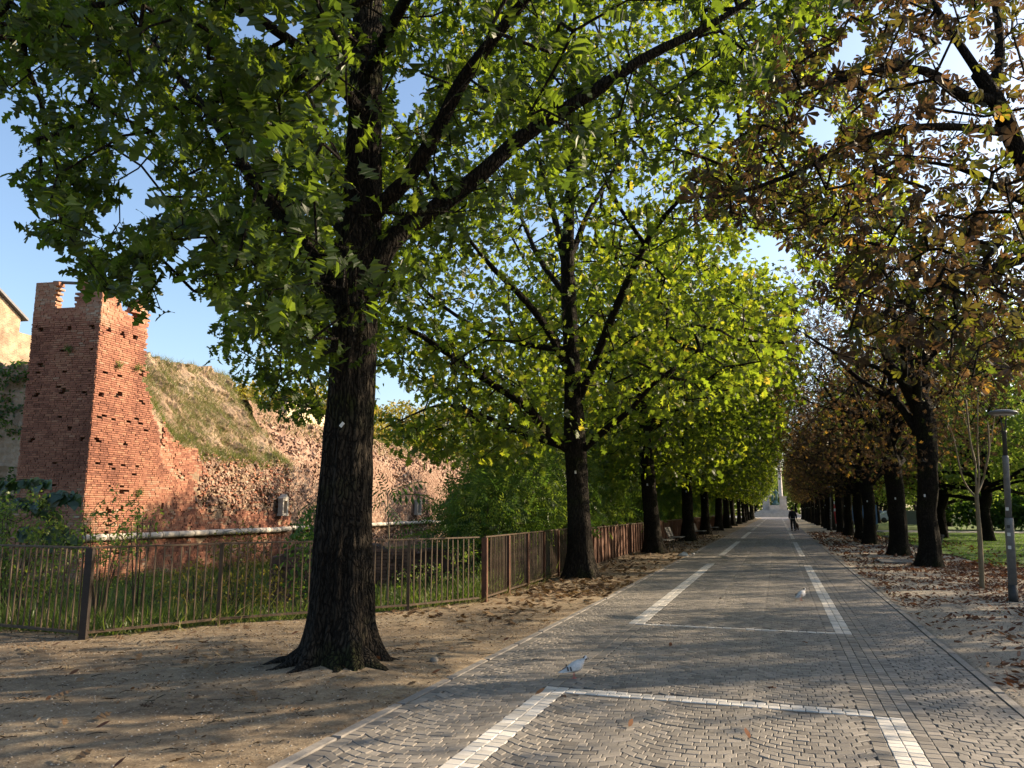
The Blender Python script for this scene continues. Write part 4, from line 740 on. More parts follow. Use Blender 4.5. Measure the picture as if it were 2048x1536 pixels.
while len(A) < 1500:
    px, py = rng.uniform(-200, 1650), rng.uniform(-160, 760); lim = np.interp(px, lbx, lby)
    if py > lim or (px < 340 and py > 120 and rng.random() < .45) or (px > 780 and rng.random() < 0.55 + 0.2 * (px > 1150)): continue
    yy = rng.uniform(4.0, 12.5); p = at(px, py, yy); rr = math.hypot(p[0] + 4.28, p[1] - 7.2)
    if rr > 6.2 or rr < 0.35 or p[2] < 3.0 or p[2] > 13.5: continue
    if px > 700 and yy < 5.2: continue
    A.append(p)
A = np.array(A); A = A[sky_cull(A, SKY + CLEAR)]
up = []
while len(up) < 800:
    p = np.array([-4.28, 7.2, 9.5]) + rng.uniform(-1, 1, 3) * np.array([6.2, 6.2, 5.5]); px, py, w = proj(p)
    if (((p - np.array([-4.28, 7.2, 9.5])) / np.array([6.2, 6.2, 5.5])) ** 2).sum() < 1 and p[2] > 4.5 and (w < 0.3 or py < -170 or px < -220): up.append(p)
A = np.vstack([A, np.array(up)])
for (x, y, yy) in ((70, 455, 5.6), (100, 465, 5.6), (140, 462, 5.7), (200, 520, 6.0), (260, 550, 6.1), (300, 590, 6.1), (180, 545, 6.0), (310, 610, 6.2), (60, 350, 5.5), (120, 365, 5.6), (190, 370, 5.8), (225, 390, 5.8), (90, 345, 5.5), (160, 400, 5.7), (250, 520, 6.0), (90, 270, 5.4), (140, 250, 5.5), (390, 575, 7.0), (415, 560, 7.0), (245, 570, 6.1), (290, 480, 6.2), (285, 520, 6.2), (680, 640, 6.8), (720, 560, 6.8), (700, 610, 6.8), (745, 600, 6.9)):
    for q in range(2): A = np.vstack([A, at(x + rng.normal(0, 10), y + rng.normal(0, 8), yy + rng.normal(0, 0.15))])
for reg_, yr, n_ in (([(430, 600), (640, 690), (645, 850), (585, 850), (520, 785), (450, 715)], (9.2, 12.5), 55),):
    while n_:
        px, py = rng.uniform(390, 650), rng.uniform(600, 860)
        if in_poly(np.array([px]), np.array([py]), reg_)[0]: A = np.vstack([A, at(px, py, rng.uniform(*yr))]); n_ -= 1
p0, p1, r0, r1, tips, dirs = grow(skel, A, 0.45, 0.22, 0.03, 0.0035)
k = sky_cull((p0 + p1) / 2, SKY[3:6] + CLEAR[:2], 0.85); V, F = edges_np(p0[k], p1[k], r0[k], r1[k], 5); o = obj('twigs', V - b0, F, M['bark_oak'], oak1); o['kind'] = 'stuff'
P, R, S = leaves_at(tips, dirs, 12, 0.34, 0.148, 0.5, 0.45); k = sky_cull(P, SKY + CLEAR, 0.97); P, R, S = P[k], R[k], S[k]
def clear_wood(P, lines, margin=12, p=.85):
    px, py, w = proj(P); bad = np.zeros(len(P), bool)
    for Q, rad in lines:
        qx, qy, qw = proj(Q); d2 = (px[:, None] - qx[None]) ** 2 + (py[:, None] - qy[None]) ** 2; i = d2.argmin(1); bad |= (np.sqrt(d2[np.arange(len(P)), i]) < rad[i] / qw[i] * F_PX + margin) & (w < qw[i] + .05) & (w > 0)
    return ~(bad & (rng.random(len(P)) < p))
px, py, w = proj(P); k = ~((w > 0) & (w < 4.6) & (px > -60) & (px < 2100) & (py > -60)); P, R, S = P[k], R[k], S[k]
k = clear_wood(P, [resamp(*smooth_limb([at(*q) for q in pts], rr), 0.08) for pts, rr in LIMBS[:3]] + [resamp(*smooth_limb(tp, [0.30, 0.30, 0.268, 0.245, 0.215, 0.185, 0.16, 0.12, 0.06], 8), .08)]); P, R, S = P[k], R[k], S[k]
T = np.clip(rng.normal(0.21, 0.17, len(P)), 0, 0.9); big_leaves(oak1, OAK_V, P, R, S, T, M['oak_leaf'], 300)  # low tint darkens this oak's leaves: crown shade put into their colour
pl = at(683, 849, 6.9); r_ = pl - np.array([-4.26, 7.18, pl[2]]); plate(oak1, np.array([-4.26, 7.18, pl[2]]) + r_ * (0.275 / np.linalg.norm(r_[:2])) - b0, r_, 0.032, 0.7)
nOAK = len(P)

# ---- generic avenue trees -------------------------------------------
def crown_points(n, c, rad, zmin, test):
    out = []; 
    while len(out) < n:
        q = rng.uniform(-1, 1, (n, 3)); q = q[(q ** 2).sum(1) < 1]; e = (q ** 2).sum(1); q = q[rng.random(len(q)) < 0.35 + 0.65 * e]; p = c + q * rad; p = p[p[:, 2] > zmin]; p = p[test(p)]; out += list(p)
    return np.array(out[:n])
def build_oak(root, limbs, trunk, tr, ncl, per, size, tmpl, cen, rad, cull=None, bare=None, singles=0, mat_='oak_leaf', bark='bark_oak', flare=0.2, zmin=2.9, test=None, twig_k=4, up=0.5, spread=0.42, tint=(0.42, 0.2), seed=3, trk=36, extra=None):
    b_ = loc_of(root); P, R = smooth_limb(trunk, tr, 8); P, R = resamp(P, R, 0.1); V, F = trunk_mesh(P, R, flare, trk, seed); obj('trunk', V - b_, F, M[bark], root, smooth=True); sk = [resamp(P[P[:, 2] > 2.4], R[P[:, 2] > 2.4], 0.5)]
    for pts, rr in limbs:
        P, R = smooth_limb(pts, rr); P, R = resamp(P, R, 0.2); V, F = limb_mesh(P, R, 9, seed); obj('branch', V - b_, F, M[bark], root, smooth=True); sk.append(resamp(P, R, 0.4))
    A = crown_points(ncl, cen, rad, zmin, test or (lambda p: np.ones(len(p), bool)))
    if extra is not None: A = np.vstack([A, extra])
    if cull: A = A[sky_cull(A, cull)]
    p0, p1, r0, r1, tips, dirs = grow(sk, A, 0.7, 0.15, 0.04, 0.004); k = sky_cull((p0 + p1) / 2, cull, 0.8) if cull else np.ones(len(p0), bool)
    V, F = edges_np(p0[k], p1[k], r0[k], r1[k], twig_k); o = obj('twigs', V - b_, F, M[bark], root); o['kind'] = 'stuff'
    P, R, S = leaves_at(tips, dirs, per, spread, size, up, 0.4)
    if cull: k = sky_cull(P, cull, 0.97); P, R, S = P[k], R[k], S[k]
    if bare: k = clear_wood(P, bare, 5, .75); P, R, S = P[k], R[k], S[k]
    T = np.clip(rng.normal(tint[0], tint[1], len(P)), 0, 1); big_leaves(root, tmpl, P, R, S, T, M[mat_], singles)
def auto_limbs(c, n, z0, z1, reach, rise, r, seed, tilt=1.0):
    g = np.random.default_rng(seed); L = []
    for k in range(n):
        a = 2 * math.pi * (k + g.uniform(-.3, .3)) / n; z = z0 + (z1 - z0) * g.uniform(0, 1); ln = reach * g.uniform(.75, 1.1); ri = rise * g.uniform(.6, 1.3); pts = []
        for t in np.linspace(0, 1, 6): pts.append(np.array([c[0] + math.cos(a + .3 * t) * ln * t ** 0.9, c[1] + math.sin(a + .3 * t) * ln * t ** 0.9, z + ri * t ** 0.8 * ln / reach]) + (g.normal(0, .12, 3) if t > 0 else 0))
        L.append((pts, list(np.linspace(r * g.uniform(.7, 1.1), .015, 6))))
    return L
ROW = ['second', 'third', 'fourth', 'fifth', 'sixth', 'seventh', 'eighth', 'ninth', 'tenth', 'eleventh', 'twelfth', 'thirteenth', 'fourteenth']
# second oak
oak2 = tree_root('oak_tree', 'bright green spreading oak second in the left row, with a fork above its bare trunk', -4.3, 17.48, 'oaks in the left row'); oak1['group'] = 'oaks in the left row'
L2 = [([(1150, 905, 17.5), (1110, 880, 17.2), (1050, 810, 16.6), (980, 765, 16), (900, 710, 15.4), (800, 650, 14.8), (700, 640, 14.4)], [.12, .11, .10, .09, .07, .05, .02]),
      ([(1150, 900, 17.5), (1090, 880, 17.9), (1030, 860, 18.3), (960, 830, 18.8), (880, 810, 19.2), (760, 860, 19.6)], [.10, .09, .08, .06, .04, .015]),
      ([(1165, 900, 17.5), (1210, 860, 17.2), (1260, 820, 16.8), (1310, 765, 16.2), (1400, 700, 15.6)], [.09, .08, .06, .045, .02]),
      ([(1145, 760, 17.5), (1095, 660, 17), (1040, 590, 16.4), (980, 530, 15.9), (900, 430, 15.3)], [.10, .09, .08, .06, .02]),
      ([(1145, 700, 17.5), (1060, 690, 18), (960, 660, 18.6), (860, 590, 19.2), (780, 500, 20)], [.08, .07, .06, .045, .02]),
      ([(1160, 790, 17.5), (1190, 720, 17), (1230, 620, 16.4), (1290, 490, 15.8), (1340, 420, 15.4), (1430, 330, 15)], [.11, .10, .09, .07, .05, .02]),
      ([(1290, 490, 15.8), (1230, 400, 15.6), (1200, 340, 15.5)], [.05, .04, .015]),
      ([(1135, 560, 17.5), (1110, 440, 18), (1085, 350, 18.5), (1070, 250, 19)], [.09, .08, .06, .02]), ([(1140, 600, 17.5), (1080, 520, 18.5), (1040, 430, 19.8), (990, 330, 21)], [.08, .07, .05, .02]),
      ([(1140, 520, 17.5), (1180, 420, 18.5), (1240, 320, 19.5), (1300, 200, 20.5)], [.08, .07, .05, .02])]
T2 = [np.array([-4.3, 17.48, -0.05])] + [at(x, y, 17.5) for x, y in ((1160, 1080), (1155, 960), (1150, 880), (1145, 760), (1138, 620), (1135, 520), (1140, 380), (1145, 200), (1150, 0))]
def t2(p):
    px, py, w = proj(p); low = np.interp(px, [380, 430, 480, 560, 640, 780, 800, 1000, 1120, 1300, 1560, 1600], [640, 740, 820, 860, 820, 900, 950, 930, 900, 840, 780, 600]); return (py < low)
ex2 = []
while len(ex2) < 210:
    px, py = rng.uniform(760, 1110), rng.uniform(630, 935)
    if in_poly(np.array([px]), np.array([py]), [(760, 650), (1000, 640), (1110, 860), (1060, 910), (950, 925), (840, 925), (770, 830)])[0]: ex2.append(at(px, py, rng.uniform(13.5, 18.5)))
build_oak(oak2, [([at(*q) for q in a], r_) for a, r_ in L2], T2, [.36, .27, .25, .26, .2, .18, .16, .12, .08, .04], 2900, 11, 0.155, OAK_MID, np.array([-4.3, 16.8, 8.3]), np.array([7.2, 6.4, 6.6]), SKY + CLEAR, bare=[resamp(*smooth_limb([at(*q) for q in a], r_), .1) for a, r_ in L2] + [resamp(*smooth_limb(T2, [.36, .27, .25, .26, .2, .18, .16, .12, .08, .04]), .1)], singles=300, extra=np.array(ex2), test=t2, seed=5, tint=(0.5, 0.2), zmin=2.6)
plate(oak2, np.array([-0.02, -0.30, 2.45]), (0, -1), 0.04)
# third oak and its copies down the row
def far_oak(y, label, seed):
    e = tree_root('oak_tree', label, -4.25, y, 'oaks in the left row'); c = np.array([-4.25, y, 0]); g = np.random.default_rng(seed); lean = -0.45 if seed == 11 else 0.1
    trunk = [c + np.array([lean * z / 4 * -0.4 if False else lean * (z / 8), 0, z]) for z in (-0.05, .8, 2, 3.2, 5, 8, 11)]
    L = auto_limbs((-4.25 + lean * .4, y), 9, 2.9, 6.5, 5.0, 2.6, .11, seed) + auto_limbs((-4.25 + lean * .7, y), 4, 6.5, 8, 3, 4, .09, seed + 1)
    tst = lambda p: (np.hypot(p[:, 0] + 4.25, p[:, 1] - y) < np.interp(p[:, 2], [2.6, 3.5, 5, 6.5, 9], [2.2, 3.3, 4.7, 5.4, 5.4]))
    build_oak(e, L, trunk, [.36, .29, .27, .26, .2, .13, .05], 1500, 14, 0.2, OAK_LO, np.array([-4.25, y, 7.0]), np.array([5.7, 5.9, 5.0]), None, None, 0, zmin=2.7, test=tst, seed=seed, trk=28, spread=0.55, tint=(0.45, 0.2)); plate(e, np.array([0.0 + lean * .3, -0.33, 2.5]), (0, -1), 0.05); return e
oA = far_oak(OAK_Y[2], 'leaning oak third in the left row beside the rusty panel fence', 11); oB = far_oak(OAK_Y[3], 'slim straight oak fourth in the left row behind the park bench', 23)
for k, yy in enumerate(OAK_Y[4:]):
    c = copy_tree(oB if k % 2 == 0 else oA); c.location = (-4.25 + rng.normal(0, .1), yy, 0); c.rotation_euler = (0, 0, rng.uniform(-0.5, 0.5) + (math.pi if k % 3 == 1 else 0)); s_ = rng.uniform(.93, 1.06); c.scale = (s_ * (1 if yy < 75 else .74), s_, s_); c.rotation_euler = (0, 0, (rng.uniform(-.25, .25) if yy > 75 else c.rotation_euler[2])); c['label'] = f'{ROW[k + 3]} oak from the front in the left row along the cobbled avenue'

# ---- chestnuts on the right -------------------------------------------
CH_Y = [24.85, 30.67, 39.8, 46.1, 52.9, 59.6, 66.2, 73, 79.6, 86.3, 93, 99.6, 106, 113, 120, 127, 134, 141]
def chestnut(y, label, seed, r0=.33, ncl=900, fork=3.3, green=0.0):
    e = tree_root('chestnut_tree', label, 4.0, y, 'chestnuts in the right row'); g = np.random.default_rng(seed); c = np.array([4.0, y, 0])
    trunk = [c + np.array([g.normal(0, .04) + .045 * z * (seed == 41), g.normal(0, .04), z]) for z in (-.05, .6, 1.5, 2.4, fork)] + [c + np.array([g.normal(0, .2), g.normal(0, .2), fork + 1.8]), c + np.array([g.normal(0, .3), g.normal(0, .3), fork + 4.5]), c + np.array([0, 0, fork + 7])]
    L = auto_limbs((4.0, y), 7, fork - .7, fork + .8, 2.6, 4.6, .15, seed) + auto_limbs((4.0, y), 6, fork - .5, fork + 2.0, 4.0, 1.8, .085, seed + 1) + auto_limbs((4, y), 4, fork + 3, fork + 4.5, 2.0, 3, .08, seed + 2)
    tst = lambda p: (np.hypot(p[:, 0] - 4, p[:, 1] - y) < np.interp(p[:, 2], [2.6, 3.6, 5, 7, 9, 12], [2.2, 3.3, 4.1, 4.4, 4, 2.5]))
    build_oak(e, L, trunk, [r0 * 1.12, r0, r0 * .97, r0, r0 * 1.05, .16, .1, .04], int(ncl * 1.2), 5, 0.12, PALM_LO, np.array([4.0, y, 6.9]), np.array([4.6, 4.6, 4.6]), [[(1960, 800), (2060, 800), (2060, 870), (1960, 870)]] if seed == 41 else None, None, 0, 'chestnut_leaf', 'bark_chestnut', 0.14, zmin=2.7, test=tst, seed=seed, trk=30, spread=0.5, up=0.25, tint=(0.62 - green, 0.2), twig_k=3)
    plate(e, np.array([-0.05, -r0 - .04, 2.0]), (0, -1), 0.045); return e
cA = chestnut(CH_Y[0], 'nearest straight chestnut trunk in the right row beside the young tree and lamp', 41, .27, 560, 4.4, 0.1)
cB = chestnut(CH_Y[1], 'thick forked chestnut with several upright limbs, second in the right row', 52, .30, 1000, 3.2)
cC = chestnut(CH_Y[2], 'leaning chestnut with brown leaves, third in the right row behind a bench', 67, .28, 900, 3.0)
for k, yy in enumerate(CH_Y[3:]):
    c = copy_tree((cC, cA, cB)[k % 3]); c.location = (4.0 + rng.normal(0, .12), yy, 0); c.rotation_euler = (0, 0, rng.uniform(0, 6.28)); s_ = rng.uniform(.88, 1.05); c.scale = (s_ * (1 if yy < 70 else .74), s_, s_); c.rotation_euler = (0, 0, (rng.uniform(-.25, .25) if yy > 70 else c.rotation_euler[2])); c['label'] = f'{ROW[k + 2]} brown chestnut from the front in the right row along the avenue' if k + 2 < len(ROW) else f'brown chestnut at the far end of the right row, {("fourth", "third", "second", "first")[len(CH_Y) - 4 - k]} from the stone square'
# near chestnut just outside the frame, reaching in from the right
ch0 = tree_root('chestnut_tree', 'near chestnut whose dark boughs with brown and green leaves reach in at upper right', 4.6, 11.5, 'chestnuts in the right row')
T0 = [np.array([4.6, 11.5, z]) for z in (-.05, 1, 2.2, 3.2)] + [np.array([4.5, 11.5, 4.6]), np.array([4.4, 11.4, 7]), np.array([4.3, 11.4, 10])]
L0 = [([np.array([4.6, 11.5, 3.2]), np.array([4.0, 11.3, 4.6]), at(2048, 320, 11), at(2010, 240, 10.9), at(1985, 190, 10.8), at(1955, 145, 10.8)], [.16, .15, .12, .11, .10, .09]),
      ([at(1990, 200, 10.8), at(1920, 190, 10.6), at(1870, 150, 10.4), at(1800, 135, 10.2), at(1700, 152, 9.8), at(1600, 175, 9.4)], [.075, .07, .06, .04, .03, .012]),
      ([at(2030, 270, 10.9), at(1930, 255, 10.6), at(1800, 258, 10.3), at(1690, 295, 10), at(1580, 350, 9.7), at(1460, 390, 9.4), at(1400, 395, 9.2)], [.06, .05, .045, .04, .03, .02, .01]),
      ([at(1985, 195, 10.8), at(2000, 100, 11), at(1990, 0, 11.2), at(1960, -120, 11.4)], [.08, .06, .05, .02]), ([at(1960, 150, 10.8), at(1900, 60, 10.9), at(1850, -20, 11), at(1800, -120, 11)], [.06, .05, .04, .02]),
      ([np.array([4.55, 11.5, 4.2]), at(2110, 470, 11), at(2040, 520, 10.6), at(1900, 560, 10), at(1780, 620, 9.5), at(1700, 660, 9.2)], [.10, .08, .06, .045, .03, .01]),
      ([np.array([4.55, 11.5, 4.0]), at(2120, 420, 12.4), at(2040, 400, 13), at(1930, 340, 13.6), at(1830, 320, 14)], [.09, .08, .06, .045, .02]),
      ([np.array([4.55, 11.5, 3.8]), np.array([5.6, 10.6, 6.0]), np.array([6.4, 9.6, 8])], [.12, .08, .03])]
ex = []
reg = [(1390, 370), (1480, 250), (1540, 60), (1640, -80), (2150, -80), (2150, 740), (1900, 760), (1760, 720), (1650, 590), (1590, 470), (1400, 440)]
while len(ex) < 950:
    px, py = rng.uniform(1350, 2150), rng.uniform(-120, 780)
    if not in_poly(np.array([px]), np.array([py]), reg)[0] or (px > 1850 and py < 420 and rng.random() < 0.55): continue
    p = at(px, py, rng.uniform(8.4, 14)); ex.append(p)
tst = lambda p: (proj(p)[0] > 2200) | (proj(p)[1] < -150)
build_oak(ch0, L0, T0, [.36, .3, .29, .3, .2, .12, .05], 120, 4, 0.135, PALM, np.array([4.6, 11.5, 7.2]), np.array([4.8, 4.8, 4.4]), SKY[7:] + [[(1960, 800), (2060, 800), (2060, 1010), (1960, 1010)]], None, 300, 'chestnut_leaf', 'bark_chestnut', .16, zmin=3, test=tst, seed=81, spread=0.4, up=0.2, tint=(0.5, 0.24), extra=np.array(ex))

# ------------------------------------------------------------------ park trees, far trees
def park_tree(x, y, label, seed, h=11, w=6.5, ncl=900, per=10, size=0.2, mat_='light_leaf', low=1.7, tr=.3, tmpl=None, tint=(.45, .25), name='park_tree', group=None):
    e = tree_root(name, label, x, y, group); c = np.array([x, y, 0]); g = np.random.default_rng(seed)
    trunk = [c + np.array([g.normal(0, .05) * z, g.normal(0, .05) * z, z]) for z in (-.05, .7, 1.6, 2.6)] + [c + np.array([g.normal(0, .3), g.normal(0, .3), z]) for z in (h * .5, h * .8)]
    L = auto_limbs((x, y), 9, 2.0, 3.4, w * .8, 1.6, tr * .42, seed) + auto_limbs((x, y), 5, 3, h * .5, w * .5, h * .35, tr * .35, seed + 1)
    build_oak(e, L, trunk, [tr * 1.15, tr, tr * .92, tr * .8, tr * .4, .04], ncl, per, size, tmpl or OAK_LO, np.array([x, y, low + (h - low) * .5]), np.array([w, w, (h - low) * .55]), CLEAR[2:], None, 0, mat_, 'bark_chestnut', .14, zmin=low, seed=seed, trk=22, up=.45, spread=.6, tint=tint, twig_k=3); return e
pA = park_tree(9.97, 45.4, 'low spreading park tree with dark arching limbs on the lawn behind the lamp post', 101, 12.5, 7.5, 1300, 11, .2, low=2.9)
pB = park_tree(8.6, 49.0, 'smaller dark trunked park tree left of the low spreading one on the lawn', 113, 9, 5, 700, 10, .2, low=2.6, tr=.24)
def again(src, x, y, label, s=1.0, group='trees across the park'):
    c = copy_tree(src); c.location = (x, y, 0); c.rotation_euler = (0, 0, rng.uniform(0, 6.28)); c.scale = (s, s, s * rng.uniform(.92, 1.1)); c['label'] = label; c['group'] = group
    if 'park' in label or True: c.name = c.name
    return c
SPOTS = [(16.5, 58, 1.1), (12, 68, 1.0), (22, 72, 1.2), (15, 82, 1.1), (9.5, 76, .9), (19, 95, 1.2), (11, 100, 1.0), (28, 110, 1.3), (14, 118, 1.1), (22, 132, 1.2), (10, 138, 1.0), (17, 150, 1.2)]
ORD = ['nearest', 'second nearest', 'third nearest', 'fourth nearest', 'fifth nearest', 'sixth nearest', 'seventh nearest', 'eighth nearest', 'ninth nearest', 'tenth nearest', 'eleventh nearest', 'twelfth nearest', 'thirteenth nearest']
for k, (x, y, s) in enumerate(sorted(SPOTS, key=lambda q: q[1])): again((pA, pB)[k % 2], x, y, f'pale green park tree on the far lawn beyond the park path, {ORD[k]} of them', s)
c = copy_tree(cB); c.location = (12.8, 19.4, 0); c['label'] = 'unseen sparse brown chestnut added right of the lamp to dapple the avenue'; c['group'] = 'unseen shade trees to the right'; c.scale = (.9, .9, .9)  # unseen tree added so its thin crown breaks up the sun on the road
SHADE_TREES = [(16, 20, .9), (19, 33, .95), (29, 27, 1.1), (22, 47, 1.0), (35, 40, 1.2)]  # unseen trees added right of the view to shade the avenue
for k, (x, y, s) in enumerate(SHADE_TREES): again((pA, pB)[(k + 1) % 2], x, y, 'park tree beside the avenue on the lawn to the right', s, 'unseen shade trees to the right')
E_ = [(-12, 203, 1.3), (-22, 214, 1.4), (9, 206, 1.2), (20, 200, 1.4), (-6, 236, 1.4), (5, 240, 1.4), (-34, 200, 1.5), (32, 212, 1.5), (14, 232, 1.5), (-16, 240, 1.5), (-26, 170, 1.3), (-14, 158, 1.1), (16, 172, 1.2)]
for k, (x, y, s) in enumerate(sorted(E_, key=lambda q: abs(q[0] + .55))): again((pA, pB)[k % 2], x, y, f'pale green tree round the monument square, {ORD[k]} to the monument axis ' + ('on its left' if x < -.55 else 'on its right'), s, 'trees around the square')
aT = at(430, 800, 62); fA = park_tree(aT[0], aT[1], 'yellow autumn tree rising behind the grassy bastion bank', 131, 14.0, 5, 700, 9, .34, 'autumn_leaf', 6, .35, name='autumn_tree', group='autumn trees behind the bastion'); fA['group'] = 'autumn trees behind the bastion'
for px, yy, s, w in ((345, 64, .98, 'left of the tallest'), (495, 66, 1.04, 'right of the tallest'), (560, 72, 1.08, 'farther right along the bank'), (625, 70, 1.02, 'above the sandy parapet wall'), (690, 76, 1.02, 'behind the front oak trunk'), (800, 88, 1.05, 'right of the front oak trunk'), (900, 100, 1.1, 'over the far end of the bastion')):
    p = at(px, 800, yy); c = again(fA, p[0], p[1], 'yellow green autumn tree ' + w, s, 'autumn trees behind the bastion')
# green trees beyond the moat on the left, behind the row
for k, (x, y, s) in enumerate([(-13, 44, .8), (-18, 60, 1.0), (-11, 66, .9), (-22, 84, 1.2), (-12, 88, 1.0), (-19, 108, 1.2), (-11, 112, 1.0), (-14, 134, 1.2), (-26, 128, 1.3)]): again((pA, pB)[k % 2], x, y, f'green tree in the moat beyond the panel fence, {ORD[k]} to the front', s, 'trees beyond the panel fence')

# far wood closing the views
def far_wood(name, n, x0, x1, y0, y1, h, size):
    x, y = rng.uniform(x0, x1, n), rng.uniform(y0, y1, n); t = rng.random(n) ** .8; z = t * h * (.65 + .7 * fbm(x * .12, y * .1, s=44)); P = np.stack([x, y, z], 1)
    P = P[sky_cull(P, [[(1525, 900), (1582, 900), (1600, 1024), (1510, 1024)]], 0)]; n = len(P); V, F = place(OAK_LO, P, frames(rand_unit(n), rand_unit(n)), size * rng.uniform(.6, 1.3, n)); o = obj(name, V, F, M['light_leaf'], None, tint_faces(OAK_LO, np.clip(rng.normal(.45, .25, n), 0, 1))); o['kind'] = 'stuff'
far_wood('far_wood', 26000, -70, 90, 244, 262, 13, 1.0); far_wood('far_wood', 16000, 30, 62, 85, 190, 9, .8); far_wood('far_wood', 14000, -60, -32, 120, 240, 11, .9)

# ------------------------------------------------------------------ shrubs
def shrub(name, label, x, y, w, d, h, n, per, tmpl, size, mat_, tint=(.5, .22), stems=7, z0=None, spread=.22, up=.5, bark='twig', group=None, cull=None, low=.15, cat='shrub', r=.018, droop=.4):
    z = float(zg(np.array([x]), np.array([y]))[0]) - .04 if z0 is None else z0; e = empty(name, (x, y, z)); tag(e, label, cat, group); b_ = np.array([x, y, z]); sk = []; parts = []
    for k in range(stems):
        a = 2 * math.pi * (k + rng.uniform(-.3, .3)) / stems; q = np.array([math.cos(a) * w, math.sin(a) * d, 0]); P = catmull([b_ + q * .06, b_ + q * .2 + [0, 0, h * .35], b_ + q * rng.uniform(.3, .6) + [0, 0, h * rng.uniform(.65, .9)]], 5)
        R = np.linspace(r, r * .35, len(P)); parts.append(tube_np(P, R, 5)); sk.append((P, R))
    V, F = merge(parts); o = obj('stem', V - b_, F, M[bark], e, smooth=True)
    q = rng.uniform(-1, 1, (n * 4, 3)); q = q[(q ** 2).sum(1) < 1][:n]; A = b_ + q * np.array([w, d, h * .55]) + [0, 0, h * .55]; A = A[A[:, 2] > b_[2] + low * h]
    if cull: A = A[sky_cull(A, cull)]
    p0, p1, r0, r1, tips, dirs = grow(sk, A, .3, .1, .012, .0022); V, F = edges_np(p0, p1, r0, r1, 3); o = obj('twigs', V - b_, F, M[bark], e); o['kind'] = 'stuff'
    P, R, S = leaves_at(tips, dirs, per, spread, size, up, droop); T = np.clip(rng.normal(tint[0], tint[1], len(P)), 0, 1); V, F = place(tmpl, P - b_, R, S); o = obj('foliage', V, F, M[mat_], e, tint_faces(tmpl, T)); o['kind'] = 'stuff'; return e
p = at(35, 1060, 9.6); shrub('shrub', 'light green leafy shrub behind the railing at the left edge', p[0], p[1], 1.0, .8, 2.15, 260, 14, OVAL, .06, 'light_leaf', stems=9, spread=.14)
p = at(210, 1060, 9.5); shrub('shrub', 'brown woody shrub with sparse green tops just right of the dark post', p[0], p[1], .65, .5, 2.1, 150, 8, OVAL, .06, 'light_leaf', (.6, .2), 12, spread=.12, low=.55, r=.014)
p = at(285, 1060, 10.4); shrub('shrub', 'thin leafy shrub in front of the bright tower foot', p[0], p[1], .4, .4, 2.2, 60, 8, OVAL, .06, 'light_leaf', (.5, .2), 6, spread=.12, low=.6)
p = at(480, 1090, 11.6); shrub('shrub', 'tawny straggly shrub behind the railing left of the big trunk', p[0], p[1], .7, .5, 1.75, 200, 7, OVAL, .05, 'autumn_leaf', (.4, .3), 14, spread=.14, r=.012)
p = at(640, 1090, 12.4); shrub('shrub', 'shaded leafy shrub half hidden by the big front trunk', p[0], p[1], .8, .6, 1.9, 130, 8, OVAL, .09, 'shrub_leaf', stems=7)
for k, (px, yy, w, h, mt) in enumerate(((400, 12.5, .8, 1.2, 'autumn_leaf'), (560, 13, .7, 1.1, 'autumn_leaf'), (850, 14.2, .7, .9, 'light_leaf'), (300, 14, 1.0, 1.2, 'light_leaf'), (120, 13, 1.0, 1.5, 'light_leaf'), (700, 16.2, 1.1, 1.2, 'shrub_leaf'), (930, 15.2, .6, 1.1, 'light_leaf'))):
    p = at(px, 1100, yy); shrub('shrub', ('tawny dry shrub in the tall grass behind the railing', 'small tawny bush left of the big trunk behind the railing', 'low bush against the dark brick ruin right of the big trunk', 'green bush in the moat before the stone moulding', 'green bush behind the left railing below the tower', 'dark bush in front of the low brick ruin', 'small pale bush by the railing corner')[k], p[0], p[1], w, w * .8, h, int(90 * w * h), 9, OVAL, .06, mt, (.4, .3), 10, spread=.13)
# broad leaved branch at the far left
p = at(60, 1090, 10.2); e = shrub('broadleaf_plant', 'dark plant with large overlapping heart shaped leaves before the tower foot', p[0], p[1], 1.1, .6, 2.0, 4, 1, HEART, .1, 'broad_leaf', stems=3, cat='plant', r=.025); b_ = loc_of(e); sp_ = []
for pts in ([(-60, 960), (0, 965), (50, 958), (90, 962)], [(-40, 1010), (40, 1000), (85, 1015), (120, 1050), (150, 1080)], [(60, 1010), (100, 992), (130, 985), (152, 992)], [(40, 1060), (90, 1062), (130, 1080)]):
    P = catmull([at(a, c, 9.9 + .1 * i) for i, (a, c) in enumerate(pts)], 6); V, F = tube_np(P, np.linspace(.012, .005, len(P)), 5); obj('branch', V - b_, F, M['twig'], e); sp_.append(P)
hm = [mesh_np('leaf', HEART[0], HEART[1], M['broad_leaf'], np.full(len(HEART[1][0]), t)) for t in (.1, .3, .5, .75)]
for P in sp_:
    for k, q in enumerate(P):
        for s_ in (0, 1):
            Rm = frames(np.array([[rng.normal(0, .5), rng.normal(-.2, .4), -.75]]), np.array([[rng.normal(.1, .4), -.7, .7]]))[0] * rng.uniform(.17, .26); q2 = q + rng.normal(0, .03, 3) - b_
            link('leaf', hm[rng.integers(4)], e, mw=Matrix([[*Rm[r_], q2[r_]] for r_ in range(3)] + [[0, 0, 0, 1]]))
